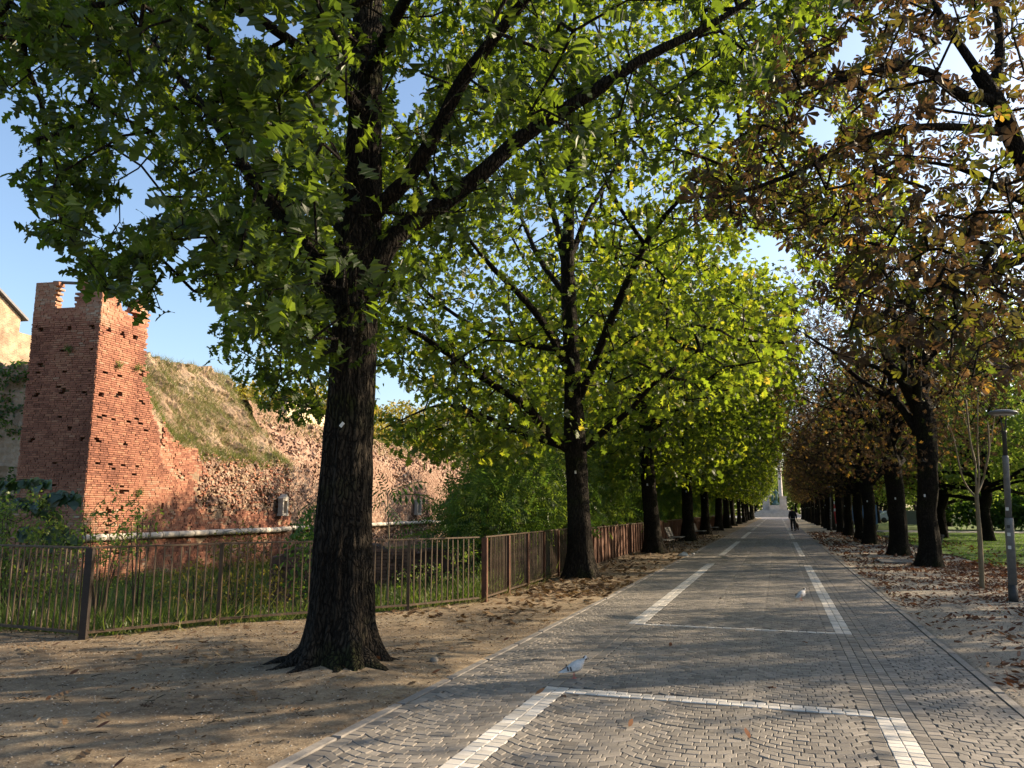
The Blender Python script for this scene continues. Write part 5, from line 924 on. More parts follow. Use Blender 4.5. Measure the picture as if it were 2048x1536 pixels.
# pinnate saplings round the trunk and the dark thicket
def sapling(name, label, px, py, Y, fronds, mat_='shrub_leaf', size=.5, hgt=None):
    p = at(px, py, Y); z = float(zg(np.array([p[0]]), np.array([p[1]]))[0]) - .03; b_ = np.array([p[0], p[1], z]); e = empty(name, tuple(b_)); tag(e, label, 'sapling')
    top = at(*fronds[0][0], Y); P = catmull([b_, (b_ + top) / 2 + [.05, 0, 0], top], 6); V, F = tube_np(P, np.linspace(.022, .009, len(P)), 6); obj('stem', V - b_, F, M['bark_young'], e); me = mesh_np('leaf', PINN[0], PINN[1], M[mat_], np.full(sum(len(f) for f in PINN[1]), .4))
    for (ax, ay), (bx_, by) in fronds:
        a_, c_ = at(ax, ay, Y + rng.normal(0, .15)), at(bx_, by, Y + rng.normal(0, .3)); L_ = np.linalg.norm(c_ - a_)
        Rm = frames((c_ - a_)[None], np.array([[rng.normal(0, .25), -.5, .85]]))[0] * L_; q2 = a_ - b_; link('leaf', me, e, mw=Matrix([[*Rm[r_], q2[r_]] for r_ in range(3)] + [[0, 0, 0, 1]]))
    return e
sapling('sapling', 'sapling with long feathery leaves just right of the big front trunk', 772, 1180, 12.6, [((775, 985), (840, 958)), ((775, 985), (720, 965)), ((778, 975), (800, 1000)), ((775, 980), (745, 1000)), ((770, 1000), (715, 1020)), ((780, 990), (852, 985)), ((775, 985), (760, 950)), ((772, 1010), (800, 1040))])
sapling('sapling', 'sapling with long feathery leaves just left of the big front trunk', 625, 1170, 11.6, [((628, 1010), (580, 1060)), ((628, 1005), (600, 1020)), ((628, 1005), (650, 980)), ((630, 1020), (585, 1040)), ((628, 1010), (615, 1080)), ((630, 1020), (660, 1060))])
TH = [(960, 17.5, 1.3, 2.6), (1010, 19.5, 1.7, 3.4), (1070, 21, 1.9, 3.9), (1110, 17.6, 1.4, 2.6), (1060, 27, 2.6, 5.0), (1130, 24, 2.0, 4.2), (1215, 24, 1.5, 3.4), (1200, 31, 2.5, 5.5), (1255, 29, 1.6, 4.0), (1280, 38, 2.3, 5.5), (1340, 36, 1.6, 4.5), (1330, 48, 2.5, 6.0), (1385, 47, 1.8, 5), (1400, 60, 2.5, 6.5), (1440, 62, 2, 5.5), (1455, 80, 2.8, 7), (1485, 100, 3, 8)]
proto = {}
for k, (px, yy, w, h) in enumerate(TH):
    p = at(px, 1020, yy); x = min(p[0], -5.6 - w * .75)
    lab = f'dark green feathery leaved thicket shrub {("left of the second oak", "left of the second oak, farther back", "behind the second oak", "close against the barred railing by the second oak")[k]}' if k < 4 else f'dark green thicket shrub beyond the panel fence, {ORD[k - 4]} to the second oak'
    if k < 5: e = shrub('thicket_shrub', lab, x, yy, w, w * .9, h, int(110 * w * h / 3), 5, PINN, .42, 'shrub_leaf', (.65, .25), 6, spread=.3, up=.45, group='thicket shrubs beyond the fence', r=.03, low=.08); proto[k] = (e, w, h)
    else:
        s_, w_, h_ = proto[(1, 2, 4)[k % 3]]; c = copy_tree(s_); c.location = (x, yy, float(zg(np.array([x]), np.array([yy]))[0])); c.scale = (w / w_, w / w_, h / h_); c.rotation_euler = (0, 0, rng.uniform(0, 6.28)); c['label'] = lab
# hedge on the right
e = shrub('hedge', 'dark clipped hedge along the park path behind the lamp', 21, 69, 10, 1.2, 2.6, 900, 9, OAK_LO, .28, 'shrub_leaf', (.2, .15), 14, spread=.5, cat='hedge')

# ------------------------------------------------------------------ grass
def blades(name, P, length, width, mat_, parent=None, kind=True, lean=.5, tint=(.45, .25)):
    n = len(P); ax = np.stack([rng.normal(0, lean, n), rng.normal(0, lean, n), np.ones(n)], 1); R = frames(ax, rand_unit(n)); S = length * rng.uniform(.5, 1.3, n)
    R = R * np.stack([np.full(n, width), np.ones(n), np.ones(n)], 1)[:, None, :]; T = np.clip(rng.normal(tint[0], tint[1], n), 0, 1); b_ = loc_of(parent) if parent else 0; V, F = place(BLADE, P - b_, R, S); o = obj(name, V, F, M[mat_], parent, tint_faces(BLADE, T)); o['kind'] = 'stuff'; return o
def scatter(n, x0, x1, y0, y1, keep):
    x, y = rng.uniform(x0, x1, n), rng.uniform(y0, y1, n); k = keep(x, y); x, y = x[k], y[k]; return np.stack([x, y, zg(x, y) - .01], 1)
P = scatter(80000, -17, -5.0, 7.6, 19, lambda x, y: (fence_dist(x, y) > .05) & (fence_dist(x, y) < 7.5) & (fbm(x * .8, y * .8, s=50) > rng.uniform(.2, .62, len(x)))); blades('grass', P, .42, .035, 'grass', tint=(.4, .28))
P = scatter(45000, -30, -5.1, 12, 45, lambda x, y: (fence_dist(x, y) > .3) & (fbm(x * .5, y * .5, s=51) > rng.uniform(.2, .6, len(x)))); blades('grass', P, .5, .06, 'grass', tint=(.4, .28))
P = scatter(9000, -11, -4.5, 7.4, 20, lambda x, y: (np.abs(fence_dist(x, y) + .05) < .14) & (fbm(x * 1.2, y * 1.2, s=52) > .42)); blades('grass', P, .24, .03, 'dry_grass', lean=.9, tint=(.35, .25))
P = scatter(4000, -9, -3.1, 4, 20, lambda x, y: (fence_dist(x, y) < 0) & (fbm(x * 1.6, y * 1.6, s=53) > .70)); blades('grass', P, .05, .06, 'grass')
P = scatter(1500, 1.9, 8, 12, 30, lambda x, y: (fbm(x * 1.1, y * .8, s=54) > .66)); blades('grass', P, .06, .08, 'lawn_grass')
P = scatter(70000, 5.6, 24, 25.5, 60, lambda x, y: (rng.random(len(x)) < 40 / y) & (y > 25.6 + 1.2 * fbm(x * .5, y * .2, s=8))); P[:, 2] += .03; blades('lawn_grass', P, .075, .14, 'lawn_grass', lean=.6)
ii = rng.integers(20, PB.shape[0] - 1, 46000); zz = PB[ii, :, 2]; jj = rng.integers(40, PB.shape[1] - 1, 46000); Q = PB[ii, jj]; s_ = (Q @ D1) - 0; k = (Q[:, 2] > zb1(s_) - .1) & (fbm(s_ * .9, Q[:, 2] * 1.2, s=61) > rng.uniform(.25, .6, len(s_))); blades('bank_grass', C0 + Q[k] + rng.normal(0, .05, (k.sum(), 3)), .34, .05, 'dry_grass', bast, lean=.8, tint=(.3, .28))
k = (np.abs(Q[:, 2] - zb1(s_)) < .35) & (rng.random(len(s_)) < .8); blades('bank_grass', C0 + Q[k], .4, .04, 'grass', bast, lean=.9, tint=(.6, .3))
ii = rng.integers(0, PB2.shape[0] - 1, 9000); Q = PB2[ii, rng.integers(PB2.shape[1] - 14, PB2.shape[1], 9000)]; blades('bank_grass', O2 + Q, .4, .06, 'dry_grass', bast2, lean=.7)
ii = rng.integers(0, PBL.shape[0] - 1, 16000); jj = rng.integers(0, PBL.shape[1], 16000); Q = PBL[ii, jj]; k = fbm(Q @ D2 * .7, Q[:, 2] * .8, s=71) > .46; Q = Q[k]; R = frames(rand_unit(len(Q)) - [0, .3, .6], rand_unit(len(Q)) - [0, .8, 0]); V, F = place(OVAL, Q + N2 * .1, R, np.full(len(Q), .16)); o = obj('ivy', V, F, M['shrub_leaf'], bl, tint_faces(OVAL, np.clip(rng.normal(.4, .25, len(Q)), 0, 1))); o['kind'] = 'stuff'
for k, (u, z, d, n) in enumerate(((1.15, 7.35, D2, N2), (1.0, 6.9, D1, N1), (2.0, 7.0, D1, N1), (2.6, 2.2, D1, N1))):
    P = C0 + d * u + n * .06 + np.array([0, 0, z]) + rng.normal(0, .07, (90, 3)); o = blades('wall_plant', P, .2, .09, 'shrub_leaf', tower, lean=1.2)

# ------------------------------------------------------------------ fallen leaves, pebbles, sticks
def litter(name, n_, x0, x1, y0, y1, keep, tmpl, size, mat_, tint):
    P = scatter(n_, x0, x1, y0, y1, keep); P[:, 2] += .018; n = len(P); a = rng.uniform(0, 6.28, n); ax = np.stack([np.cos(a), np.sin(a), rng.normal(0, .12, n)], 1); nr = np.stack([rng.normal(0, .3, n), rng.normal(0, .3, n), np.ones(n)], 1) * np.where(rng.random(n) < .5, 1, -1)[:, None]
    S = size * rng.uniform(.6, 1.25, n); V, F = place(tmpl, P, frames(ax, nr), S); o = obj(name, V, F, M[mat_], None, tint_faces(tmpl, np.clip(rng.normal(*tint, n), 0, 1))); o['kind'] = 'stuff'; return o
CURL = strip_leaf([(0, .03), (.3, .16), (.65, .17), (1, .02)], -.35, .7); OAKC = strip_leaf([(-.15, .01), (.1, .06), (.25, .26), (.32, .1), (.52, .38), (.6, .12), (.78, .3), (.84, .1), (1, .02)], -.25, .35)
chd = lambda x, y: np.minimum.reduce([np.hypot(x - 4.2, (y - q) * .8) for q in (13, 18.5, 24.8, 30.7, 39.8)])
litter('leaf_litter', 62000, 1.85, 11, 5, 27, lambda x, y: (rng.random(len(x)) < sstep(2.6, 6.5, x + 2.5 * (fbm(x * .8, y * .8, s=91) - .5)) * sstep(9, 17, y) + .06 + .5 * sstep(.50, .66, fbm(x * 1.1, y * 1.3, s=92))), CURL, .09, 'red_leaf', (.42, .25))
litter('leaf_litter', 9000, 1.85, 8, 25, 60, lambda x, y: (rng.random(len(x)) < .35 + .5 * (fbm(x * .7, y * .5, s=93) > .5)), CURL, .16, 'red_leaf', (.42, .25))
litter('leaf_litter', 7000, -11, -3.05, 3.5, 11, lambda x, y: (fence_dist(x, y) < .3) & (rng.random(len(x)) < .25 + .6 * (fbm(x * 1.5, y * 1.5, s=95) > .5)), CURL, .035, 'dead_leaf', (.3, .25))
litter('leaf_litter', 5200, -7, -3.1, 10.5, 22, lambda x, y: (fence_dist(x, y) < .2) & (rng.random(len(x)) < .25 + .75 * (np.hypot(x + 4.2, y - 15.8) < 1.9)), OAKC, .13, 'dead_leaf', (.4, .25))
litter('leaf_litter', 2500, -5, -3.1, 20, 50, lambda x, y: rng.random(len(x)) < .5, CURL, .14, 'dead_leaf', (.4, .25))
fl = {}
def one_leaf(x, y, kind, lab, grp, tilt=.25, z=None):
    tm, mt = (OAKC, 'dead_leaf') if kind == 'oak' else (CURL, 'red_leaf') if kind == 'chest' else (PALM, 'red_leaf'); tv = float(np.clip(rng.normal(.6, .25), 0, .99)); ky = (kind, int(tv * 6))
    if ky not in fl: fl[ky] = mesh_np('fallen_leaf', tm[0], tm[1], M[mt], np.full(sum(len(f) for f in tm[1]), tv))
    a = rng.uniform(0, 6.28); s = {'oak': .125, 'chest': .09, 'palm': .12}[kind] * rng.uniform(.65, 1.2); Rm = frames(np.array([[math.cos(a), math.sin(a), rng.normal(0, .1)]]), np.array([[rng.normal(0, tilt), rng.normal(0, tilt), 1.0]]))[0] * s
    zz = (float(zg(np.array([x]), np.array([y]))[0]) if z is None else z) + .022; o = link('fallen_leaf', fl[ky], None, mw=Matrix([[*Rm[r_], (x, y, zz)[r_]] for r_ in range(3)] + [[0, 0, 0, 1]])); tag(o, lab, 'fallen leaf', grp)
for k in range(125):
    x, y = rng.uniform(-8.5, -3.1), rng.uniform(3.8, 9.5)
    if fence_dist(np.array([x]), np.array([y]))[0] > -.1: continue
    one_leaf(x, y, 'oak' if rng.random() < .75 else 'chest', 'dry fallen leaf on the bare dirt round the big front oak', 'fallen leaves on the left dirt')
for px, py in ((1545, 1383), (1500, 1490), (1258, 1466), (1650, 1278), (1340, 1300), (1850, 1385), (1130, 1400), (1070, 1400), (1880, 1360), (1610, 1290), (1440, 1200)):
    p = gp(px, py); one_leaf(p[0], p[1], 'chest' if rng.random() < .6 else 'palm', 'curled brown leaf lying on the grey cobbles', 'leaves on the cobbles', z=.022)
for k in range(100): one_leaf(rng.uniform(1.85, 4.2), rng.uniform(6.3, 13), ('chest', 'palm', 'palm')[k % 3], 'curled red brown chestnut leaf on the sandy verge right of the avenue', 'fallen leaves on the right verge', .45)
OCT = (np.array([(1, 0, 0), (0, 1, 0), (-1, 0, 0), (0, -1, 0), (0, 0, .6), (0, 0, -.6)], float), [np.array([(0, 1, 4), (1, 2, 4), (2, 3, 4), (3, 0, 4)])])
def pebbles(n, x0, x1, y0, y1, keep, sz, mt):
    P = scatter(n, x0, x1, y0, y1, keep); P[:, 2] += .012; m_ = len(P); a = rng.uniform(0, 6.28, m_); R = frames(np.stack([np.cos(a), np.sin(a), a * 0], 1), np.tile([0, 0, 1.0], (m_, 1)) + rng.normal(0, .2, (m_, 3))); V, F = place(OCT, P, R, sz * rng.uniform(.4, 1.8, m_)); o = obj('gravel', V, F, M[mt], None, tint_faces(OCT, rng.random(m_))); o['kind'] = 'stuff'
M['pebble'] = mat('pebble', [(0.2, (0.16, 0.13, 0.10)), (0.6, (0.26, 0.22, 0.17)), (1, (0.38, 0.34, 0.28))], 20, 0.9, 0, tint=.8)
pebbles(16000, -9, -3.05, 3.2, 12, lambda x, y: (fence_dist(x, y) < 0) & (rng.random(len(x)) < .8), .007, 'pebble'); pebbles(12000, 1.8, 6.5, 5.5, 18, lambda x, y: x > 0, .009, 'pebble')
st = [];
for k in range(240):
    x, y = rng.uniform(-8, -3.1), rng.uniform(3.6, 11)
    if fence_dist(np.array([x]), np.array([y]))[0] > 0: continue
    a = rng.uniform(0, 6.28); L_ = rng.uniform(.03, .16); z = float(zg(np.array([x]), np.array([y]))[0]) + .012; st.append(tube_np(np.array([(x, y, z), (x + L_ * .5 * math.cos(a), y + L_ * .5 * math.sin(a), z + .008), (x + L_ * math.cos(a + .2), y + L_ * math.sin(a + .2), z)]), np.array([.003, .003, .002]), 4))
V, F = merge(st); o = obj('fallen_twigs', V, F, M['bark_oak']); o['kind'] = 'stuff'
p = gp(868, 1337); mb = MB(); mb.lathe([(.012, -.03), (.06, -.01), (.07, .03), (.05, .065), (.015, .078)], 10); o = mb.build('stone', M['grey_stone'], None, True, loc=(p[0], p[1], float(zg(np.array([p[0]]), np.array([p[1]]))[0]))); o.scale = (.7, .6, .6); tag(o, 'round grey stone on the dirt beside the big oak roots', 'stone')
def crumple(name, label, px, py, s):
    p = gp(px, py); q = rand_unit(60); r_ = .6 + .7 * vnoise(q[:, 0] * 3, q[:, 1] * 3, q[:, 2] * 3, s=3); import bmesh
    bm = bmesh.new(); bmesh.ops.create_icosphere(bm, subdivisions=2, radius=1.0)
    for v in bm.verts:
        n = v.co.normalized(); f = .55 + .8 * float(vnoise(np.array([n.x * 2.3 + px]), np.array([n.y * 2.3]), np.array([n.z * 2.3]), s=5)[0]); v.co = Vector((n.x * f * s * 1.5, n.y * f * s, max(-.1, n.z) * f * s * .9))
    me = bpy.data.meshes.new(name); bm.to_mesh(me); bm.free(); me.materials.append(M['white']); o = link(name, me, None, loc=(p[0], p[1], .03)); tag(o, label, 'litter')
crumple('crumpled_bag', 'crumpled white bag lying on the dirt by the left benches', 1367, 1113, .13); crumple('crumpled_paper', 'small white scrap of paper at the left road edge beside the crumpled bag', 1386, 1110, .05)

# ------------------------------------------------------------------ street furniture
# tall lamp
lx, ly = 3.79, 15.85; lamp = empty('street_lamp', (lx, ly, 0)); tag(lamp, 'grey stepped street lamp with flat disc head beside the young tree', 'street lamp', 'street lamps')
MB().lathe([(.075, -.05), (.075, .38)], 16).build('base_sleeve', M['lamp_dark'], lamp, True); MB().lathe([(.07, .38), (.07, 1.72), (.066, 1.76)], 16).build('pole', M['lamp'], lamp, True)
MB().lathe([(.052, 1.76), (.052, 3.05), (.046, 3.08)], 14).build('pole', M['lamp'], lamp, True); MB().lathe([(.038, 3.08), (.034, 3.55), (.045, 3.57), (.045, 3.62)], 12).build('pole', M['lamp_dark'], lamp, True)
for s in (-1, 1): MB().tube([(s * .015, 0, 3.6), (s * .03, 0, 3.75), (s * .05, 0, 3.97)], .012, 6).build('bracket', M['lamp_dark'], lamp)
MB().lathe([(.02, 3.96), (.20, 3.97), (.23, 3.99), (.235, 4.01), (.20, 4.045), (.12, 4.065), (.03, 4.075)], 28).build('lamp_head', M['lamp'], lamp, True); MB().lathe([(.02, 3.952), (.15, 3.952), (.16, 3.968)], 24).build('diffuser', flat('lamp_glass', (.5, .5, .48)), lamp, True)
for z, c in ((1.15, 'white'), (1.42, 'white'), (1.58, 'lamp_dark'), (1.95, 'white')):
    o = MB().box((0, 0, 0), (.05, .004, .07)).build('sticker', M[c], lamp, loc=(-.03, -.066 if z < 1.7 else -.05, z)); o.rotation_euler = (0, 0, -.45)
lamp.rotation_euler = (0, math.radians(2.3), 0); lamp.scale = (1, 1, .83)
c = copy_tree(lamp); q = gp(1668, 1063); c.location = (q[0] - .2, q[1], 0); c['label'] = 'distant slim grey street lamp among the far chestnut trunks'
# young tree
yt = tree_root('young_tree', 'slim young bare tree with upright forked branches between the lamp and chestnuts', 3.84, 18.28); b_ = loc_of(yt); Yp = 18.28
P, R = smooth_limb([b_ + [0, 0, -.03], at(1960, 1080, Yp), at(1956, 1030, Yp), at(1953, 990, Yp)], [.052, .045, .042, .04], 6); V, F = limb_mesh(P, R, 14, 4, .06); obj('trunk', V - b_, F, M['bark_young'], yt, smooth=True); sk = [(P[-2:], R[-2:])]
tipsL = []
for pts in ([(1953, 995), (1935, 975), (1922, 945), (1908, 880), (1895, 840)], [(1953, 992), (1952, 960), (1950, 920), (1938, 870), (1925, 820)], [(1953, 990), (1958, 950), (1955, 890), (1955, 840), (1956, 790)], [(1953, 992), (1966, 960), (1972, 930), (1982, 880), (1990, 830)], [(1950, 925), (1940, 880), (1932, 800)], [(1970, 940), (1978, 900), (1976, 850)]):
    P, R = smooth_limb([at(a, c_, Yp + rng.normal(0, .12) * (i > 0)) for i, (a, c_) in enumerate(pts)], [.024, .02, .016, .011, .004][:len(pts)], 6); V, F = limb_mesh(P, R, 8, 5, .08); obj('branch', V - b_, F, M['bark_young'], yt, smooth=True); sk.append((P, R)); tipsL += [P[-1] + rng.normal(0, .18, 3) for _ in range(6)] + [P[-4] + rng.normal(0, .15, 3) for _ in range(4)]
p0, p1, r0, r1, tips, dirs = grow(sk, np.array(tipsL), .25, .1, .008, .0022); V, F = edges_np(p0, p1, r0, r1, 4); o = obj('twigs', V - b_, F, M['bark_young'], yt); o['kind'] = 'stuff'
k = rng.random(len(tips)) < .35; PP, RR, SS = leaves_at(tips[k], dirs[k], 1, .1, .08, .3, .5); V, F = place(CURL, PP - b_, RR, SS); o = obj('foliage', V, F, M['chestnut_leaf'], yt, tint_faces(CURL, np.full(len(PP), .9))); o['kind'] = 'stuff'
# benches
slat = {}
def bench(x, y, face, label, back=True):
    e = empty('park_bench', (x, y, .02), face); tag(e, label, 'bench', 'park benches'); L_ = 1.75; sl = MB().box((0, 0, 0), (L_, .052, .024)).mesh('slat', M['bench_wood']) if 's' not in slat else slat['s']; slat['s'] = sl
    prof = [(-.02, .43, 0), (.06, .44, 0), (.13, .435, 0), (.20, .43, .0), (.27, .425, 0), (.34, .42, 0), (.41, .425, -.3)] + ([(.47, .49, -1.15), (.495, .555, -1.2), (.52, .62, -1.25), (.545, .685, -1.25), (.57, .75, -1.25), (.595, .815, -1.3)] if back else [])
    for (yy, zz, rx) in prof: o = link('slat', sl, e, loc=(0, yy, zz)); o.rotation_euler = (-rx, 0, 0)
    for sx in (-.62, .62):
        mb = MB(); pts = [(sx, -.03, 0), (sx, .0, .2), (sx, -.02, .405), (sx, .2, .40), (sx, .42, .395)] + ([(sx, .50, .52), (sx, .615, .82)] if back else []); mb.tube(pts, .016, 6); mb.tube([(sx, .26, .40), (sx, .38, .2), (sx, .46, 0)], .016, 6); mb.tube([(sx, .0, .2), (sx, .2, .24), (sx, .38, .2)], .012, 5); mb.build('leg_frame', M['iron'], e)
    return e
h_ = math.pi / 2
bench(-3.95, 34.2, h_, 'slatted dark park bench facing the avenue beside the fourth left oak'); bench(-4.0, 31.0, h_, 'bench half hidden behind the third left oak trunk'); bench(-3.9, 44.5, h_, 'slatted bench just past the fifth left oak'); bench(-3.9, 54.2, h_, 'far slatted bench on the left verge past the sixth oak')
bench(4.1, 27.4, -h_, 'grey slatted bench between the two nearest right chestnuts'); bench(4.4, 38.0, -h_, 'dark slatted bench with curved back beside the third right chestnut'); bench(4.2, 44.4, -h_, 'bench between the third and fourth right chestnuts'); bench(4.2, 57.0, -h_, 'far small bench among the right chestnut trunks')
for x, y, w, d, lab in ((4.0, 26.6, 1.3, 1.5, 'pale stone slab set in the litter under the nearest right bench'), (4.2, 37.2, 1.2, 1.6, 'pale stone slab under the curved back right bench')):
    o = MB().box((0, 0, 0), (w, d, .06), None, .98).build('paving_slab', M['kerb'], None, loc=(x - .5, y, .045)); tag(o, lab, 'slab')

# ------------------------------------------------------------------ pigeons
def pigeon(px, py, head, label, cols):
    p = gp(px, py, .03); e = empty('pigeon', (p[0], p[1], .032), head); e.scale = (.86, .86, .86); tag(e, label, 'pigeon', 'pigeons on the cobbles'); body, wing, bar = cols
    rings = [(-.175, .062, .004, .003), (-.15, .066, .022, .006), (-.10, .082, .03, .014), (-.06, .10, .042, .034), (-.01, .118, .054, .05), (.04, .132, .055, .055), (.085, .15, .042, .048), (.105, .175, .028, .032), (.112, .197, .023, .024), (.122, .215, .023, .021), (.138, .219, .019, .017), (.150, .216, .008, .008)]
    V = []; k = 14
    for (x, z, ry, rz) in rings:
        for j in range(k): a = 2 * math.pi * j / k; V.append((x, 1.2 * ry * math.cos(a), z + 1.15 * rz * math.sin(a)))
    F = [(i * k + j, i * k + (j + 1) % k, (i + 1) * k + (j + 1) % k, (i + 1) * k + j) for i in range(len(rings) - 1) for j in range(k)] + [tuple(range(k))[::-1], tuple((len(rings) - 1) * k + j for j in range(k))]
    mb = MB(); mb.add(V, F); mb.build('body', body, e, True)
    hd = MB(); hd.lathe([(.004, -.026), (.021, -.015), (.025, 0), (.021, .015), (.004, .025)], 12, (.126, 0, .214)); hdo = hd.build('head', bar if cols[0] is M['pig_white'] else body, e, True)
    MB().tube([(.145, 0, .214), (.158, 0, .211), (.168, 0, .205)], [.006, .004, .001], 6).build('beak', M['iron'], hdo)
    for s in (-1, 1):
        W = MB(); prof = [(.07, .142, .02), (.04, .14, .046), (-.01, .125, .046), (-.06, .104, .034), (-.11, .084, .02), (-.155, .07, .006)]; VV = []
        for (x, z, hh) in prof:
            for q in (-1, -.3, .4, 1): VV.append((x, s * (.069 - .02 * q * q * (q > 0) - .014 * (x < -.08) - (.016 if x < -.13 else 0)), z + hh * q * .8))
        W.add(VV, [(i * 4 + j, i * 4 + j + 1, i * 4 + j + 5, i * 4 + j + 4) for i in range(len(prof) - 1) for j in range(3)]); wo = W.build('wing', wing, e, True)
        for bx in (-.045, -.078):
            B = MB(); B.add([(bx, s * .0725, .088), (bx + .02, s * .0725, .088), (bx + .008, s * .070, .135), (bx - .010, s * .070, .132)], [(0, 1, 2, 3)]); B.build('wing_bar', bar, wo)
        MB().box((s * .008 - .0, s * .022, .034), (.007, .007, .07)).build('leg', flat('pigeon_leg', (.35, .12, .1)) if 'pl' not in slat else slat['pl'], e)
        f = MB(); [f.tube([(s * .008, s * .022, .004), (s * .008 + .03 * math.cos(a), s * .022 + .03 * math.sin(a), .001)], [.003, .0015], 4) for a in (0, .6, -.6, math.pi)]; f.build('foot', flat('pigeon_foot', (.35, .12, .1)), e)
        MB().lathe([(.001, -.003), (.003, 0), (.001, .003)], 6, (.132, s * .0215, .218)).build('eye', flat('pigeon_eye', (.4, .12, .03)), hdo)
M['pig_white'] = mat('white_feathers', [(.3, (.38, .37, .36)), (.7, (.6, .58, .56))], 30, .8, .2); M['pig_grey'] = mat('grey_feathers', [(.3, (.22, .23, .25)), (.7, (.36, .37, .4))], 30, .7, .2); M['pig_dark'] = mat('dark_feathers', [(.3, (.04, .035, .035)), (.7, (.09, .08, .08))], 30, .6, .1)
pigeon(1148, 1357, .35, 'white pigeon with two dark wing bars on the near cobbles', (M['pig_white'], M['pig_white'], M['pig_dark'])); pigeon(1602, 1201, .9, 'grey and white pigeon farther up the avenue beside the right white line', (M['pig_white'], M['pig_grey'], M['pig_dark']))

# ------------------------------------------------------------------ person with a dog
def skin(name, verts, edges, rad, mt, parent, sub=2):
    me = bpy.data.meshes.new(name); me.from_pydata(verts, edges, []); me.materials.append(mt); o = link(name, me, parent); md_ = o.modifiers.new('skin', 'SKIN'); md_.use_smooth_shade = True
    for i, r_ in enumerate(rad): me.skin_vertices[0].data[i].radius = (r_, r_) if np.isscalar(r_) else r_
    me.skin_vertices[0].data[0].use_root = True; s = o.modifiers.new('sub', 'SUBSURF'); s.levels = sub; s.render_levels = sub; return o
q = gp(1587, 1062.5); pe = empty('person', (q[0], q[1], .025), 0); tag(pe, 'person in dark jacket and trousers walking away with a dog', 'person')
M['skin'] = flat('skin', (.45, .28, .2)); M['navy'] = flat('navy_cloth', (.012, .014, .025), .9); M['black_cloth'] = flat('black_cloth', (.015, .015, .018), .9); M['hair'] = flat('dark_hair', (.02, .015, .012), .8)
bv = [(0, 0, .95), (0, 0, 1.12), (0, .02, 1.32), (0, .02, 1.46), (0, .03, 1.54), (0, .05, 1.66), (0, .05, 1.74), (-.09, .0, .90), (-.11, .10, .50), (-.10, .02, .10), (-.10, .14, .04), (.09, 0, .90), (.10, -.06, .50), (.10, -.22, .12), (.10, -.12, .04), (-.17, .02, 1.42), (-.25, -.03, 1.15), (-.25, .06, .92), (-.25, .09, .84), (.17, .02, 1.42), (.25, .0, 1.15), (.27, .12, .95), (.28, .16, .88)]
be = [(0, 1), (1, 2), (2, 3), (3, 4), (4, 5), (5, 6), (0, 7), (7, 8), (8, 9), (9, 10), (0, 11), (11, 12), (12, 13), (13, 14), (3, 15), (15, 16), (16, 17), (17, 18), (3, 19), (19, 20), (20, 21), (21, 22)]
br = [.12, .12, .13, .10, .055, .088, .06, .09, .062, .045, .04, .09, .062, .045, .04, .065, .045, .035, .035, .065, .045, .035, .035]
skin('body', bv, be, br, M['skin'], pe)
skin('trousers', [(0, 0, .96)] + [bv[i] for i in (7, 8, 9, 11, 12, 13)], [(0, 1), (1, 2), (2, 3), (0, 4), (4, 5), (5, 6)], [.15, .115, .085, .07, .115, .085, .07], M['black_cloth'], pe)
skin('jacket', [(0, 0, .90), (0, 0, 1.10), (0, .01, 1.32), (0, .02, 1.46), (0, .03, 1.51)] + [bv[i] for i in (15, 16, 17, 19, 20, 21)], [(0, 1), (1, 2), (2, 3), (3, 4), (3, 5), (5, 6), (6, 7), (3, 8), (8, 9), (9, 10)], [(.2, .15), (.19, .15), (.20, .15), (.15, .12), .07, .09, .072, .058, .09, .072, .058], M['navy'], pe)
MB().lathe([(.02, 1.60), (.088, 1.62), (.098, 1.68), (.09, 1.74), (.05, 1.785), (.01, 1.795)], 14, (0, .035, 0)).build('hair', M['hair'], pe, True); MB().lathe([(.185, .885), (.2, .90), (.2, .925), (.185, .94)], 18).build('jacket_hem', flat('pale_hem', (.25, .25, .25)), pe, True)
for s in (-.1, .1): MB().box((s, (.08 if s < 0 else -.16), .05), (.09, .26, .09), None, .8).build('shoe', M['black_cloth'], pe)
dq = gp(1593.5, 1062); dg = empty('dog', (dq[0], dq[1], .025), .15); tag(dg, 'small dark brown dog walking beside the person on the avenue', 'dog'); M['fur'] = flat('brown_fur', (.05, .025, .015), .9)
dv = [(0, 0, .42), (0, .2, .43), (0, .36, .46), (0, .46, .58), (0, .55, .66), (0, .66, .63), (0, -.16, .44), (0, -.3, .52), (0, -.36, .62), (-.08, .27, .36), (-.085, .25, .18), (-.085, .27, .02), (.08, .27, .36), (.085, .30, .18), (.085, .34, .02), (-.085, -.14, .34), (-.09, -.06, .26), (-.09, -.20, .14), (-.09, -.16, .02), (.085, -.14, .34), (.09, -.1, .26), (.09, -.24, .14), (.09, -.22, .02), (-.06, .53, .74), (.06, .53, .74)]
de = [(0, 1), (1, 2), (2, 3), (3, 4), (4, 5), (0, 6), (6, 7), (7, 8), (1, 9), (9, 10), (10, 11), (1, 12), (12, 13), (13, 14), (6, 15), (15, 16), (16, 17), (17, 18), (6, 19), (19, 20), (20, 21), (21, 22), (4, 23), (4, 24)]
skin('body', dv, de, [.13, .14, .13, .09, .085, .04, .12, .03, .018, .06, .04, .028, .06, .04, .028, .08, .06, .035, .028, .08, .06, .035, .028, .02, .02], M['fur'], dg)
ld = MB(); ld.tube([(.28, .16, .88), (.36, .3, .75), (.42, .42, .62)], .008, 5); ld.build('leash', M['black_cloth'], pe)

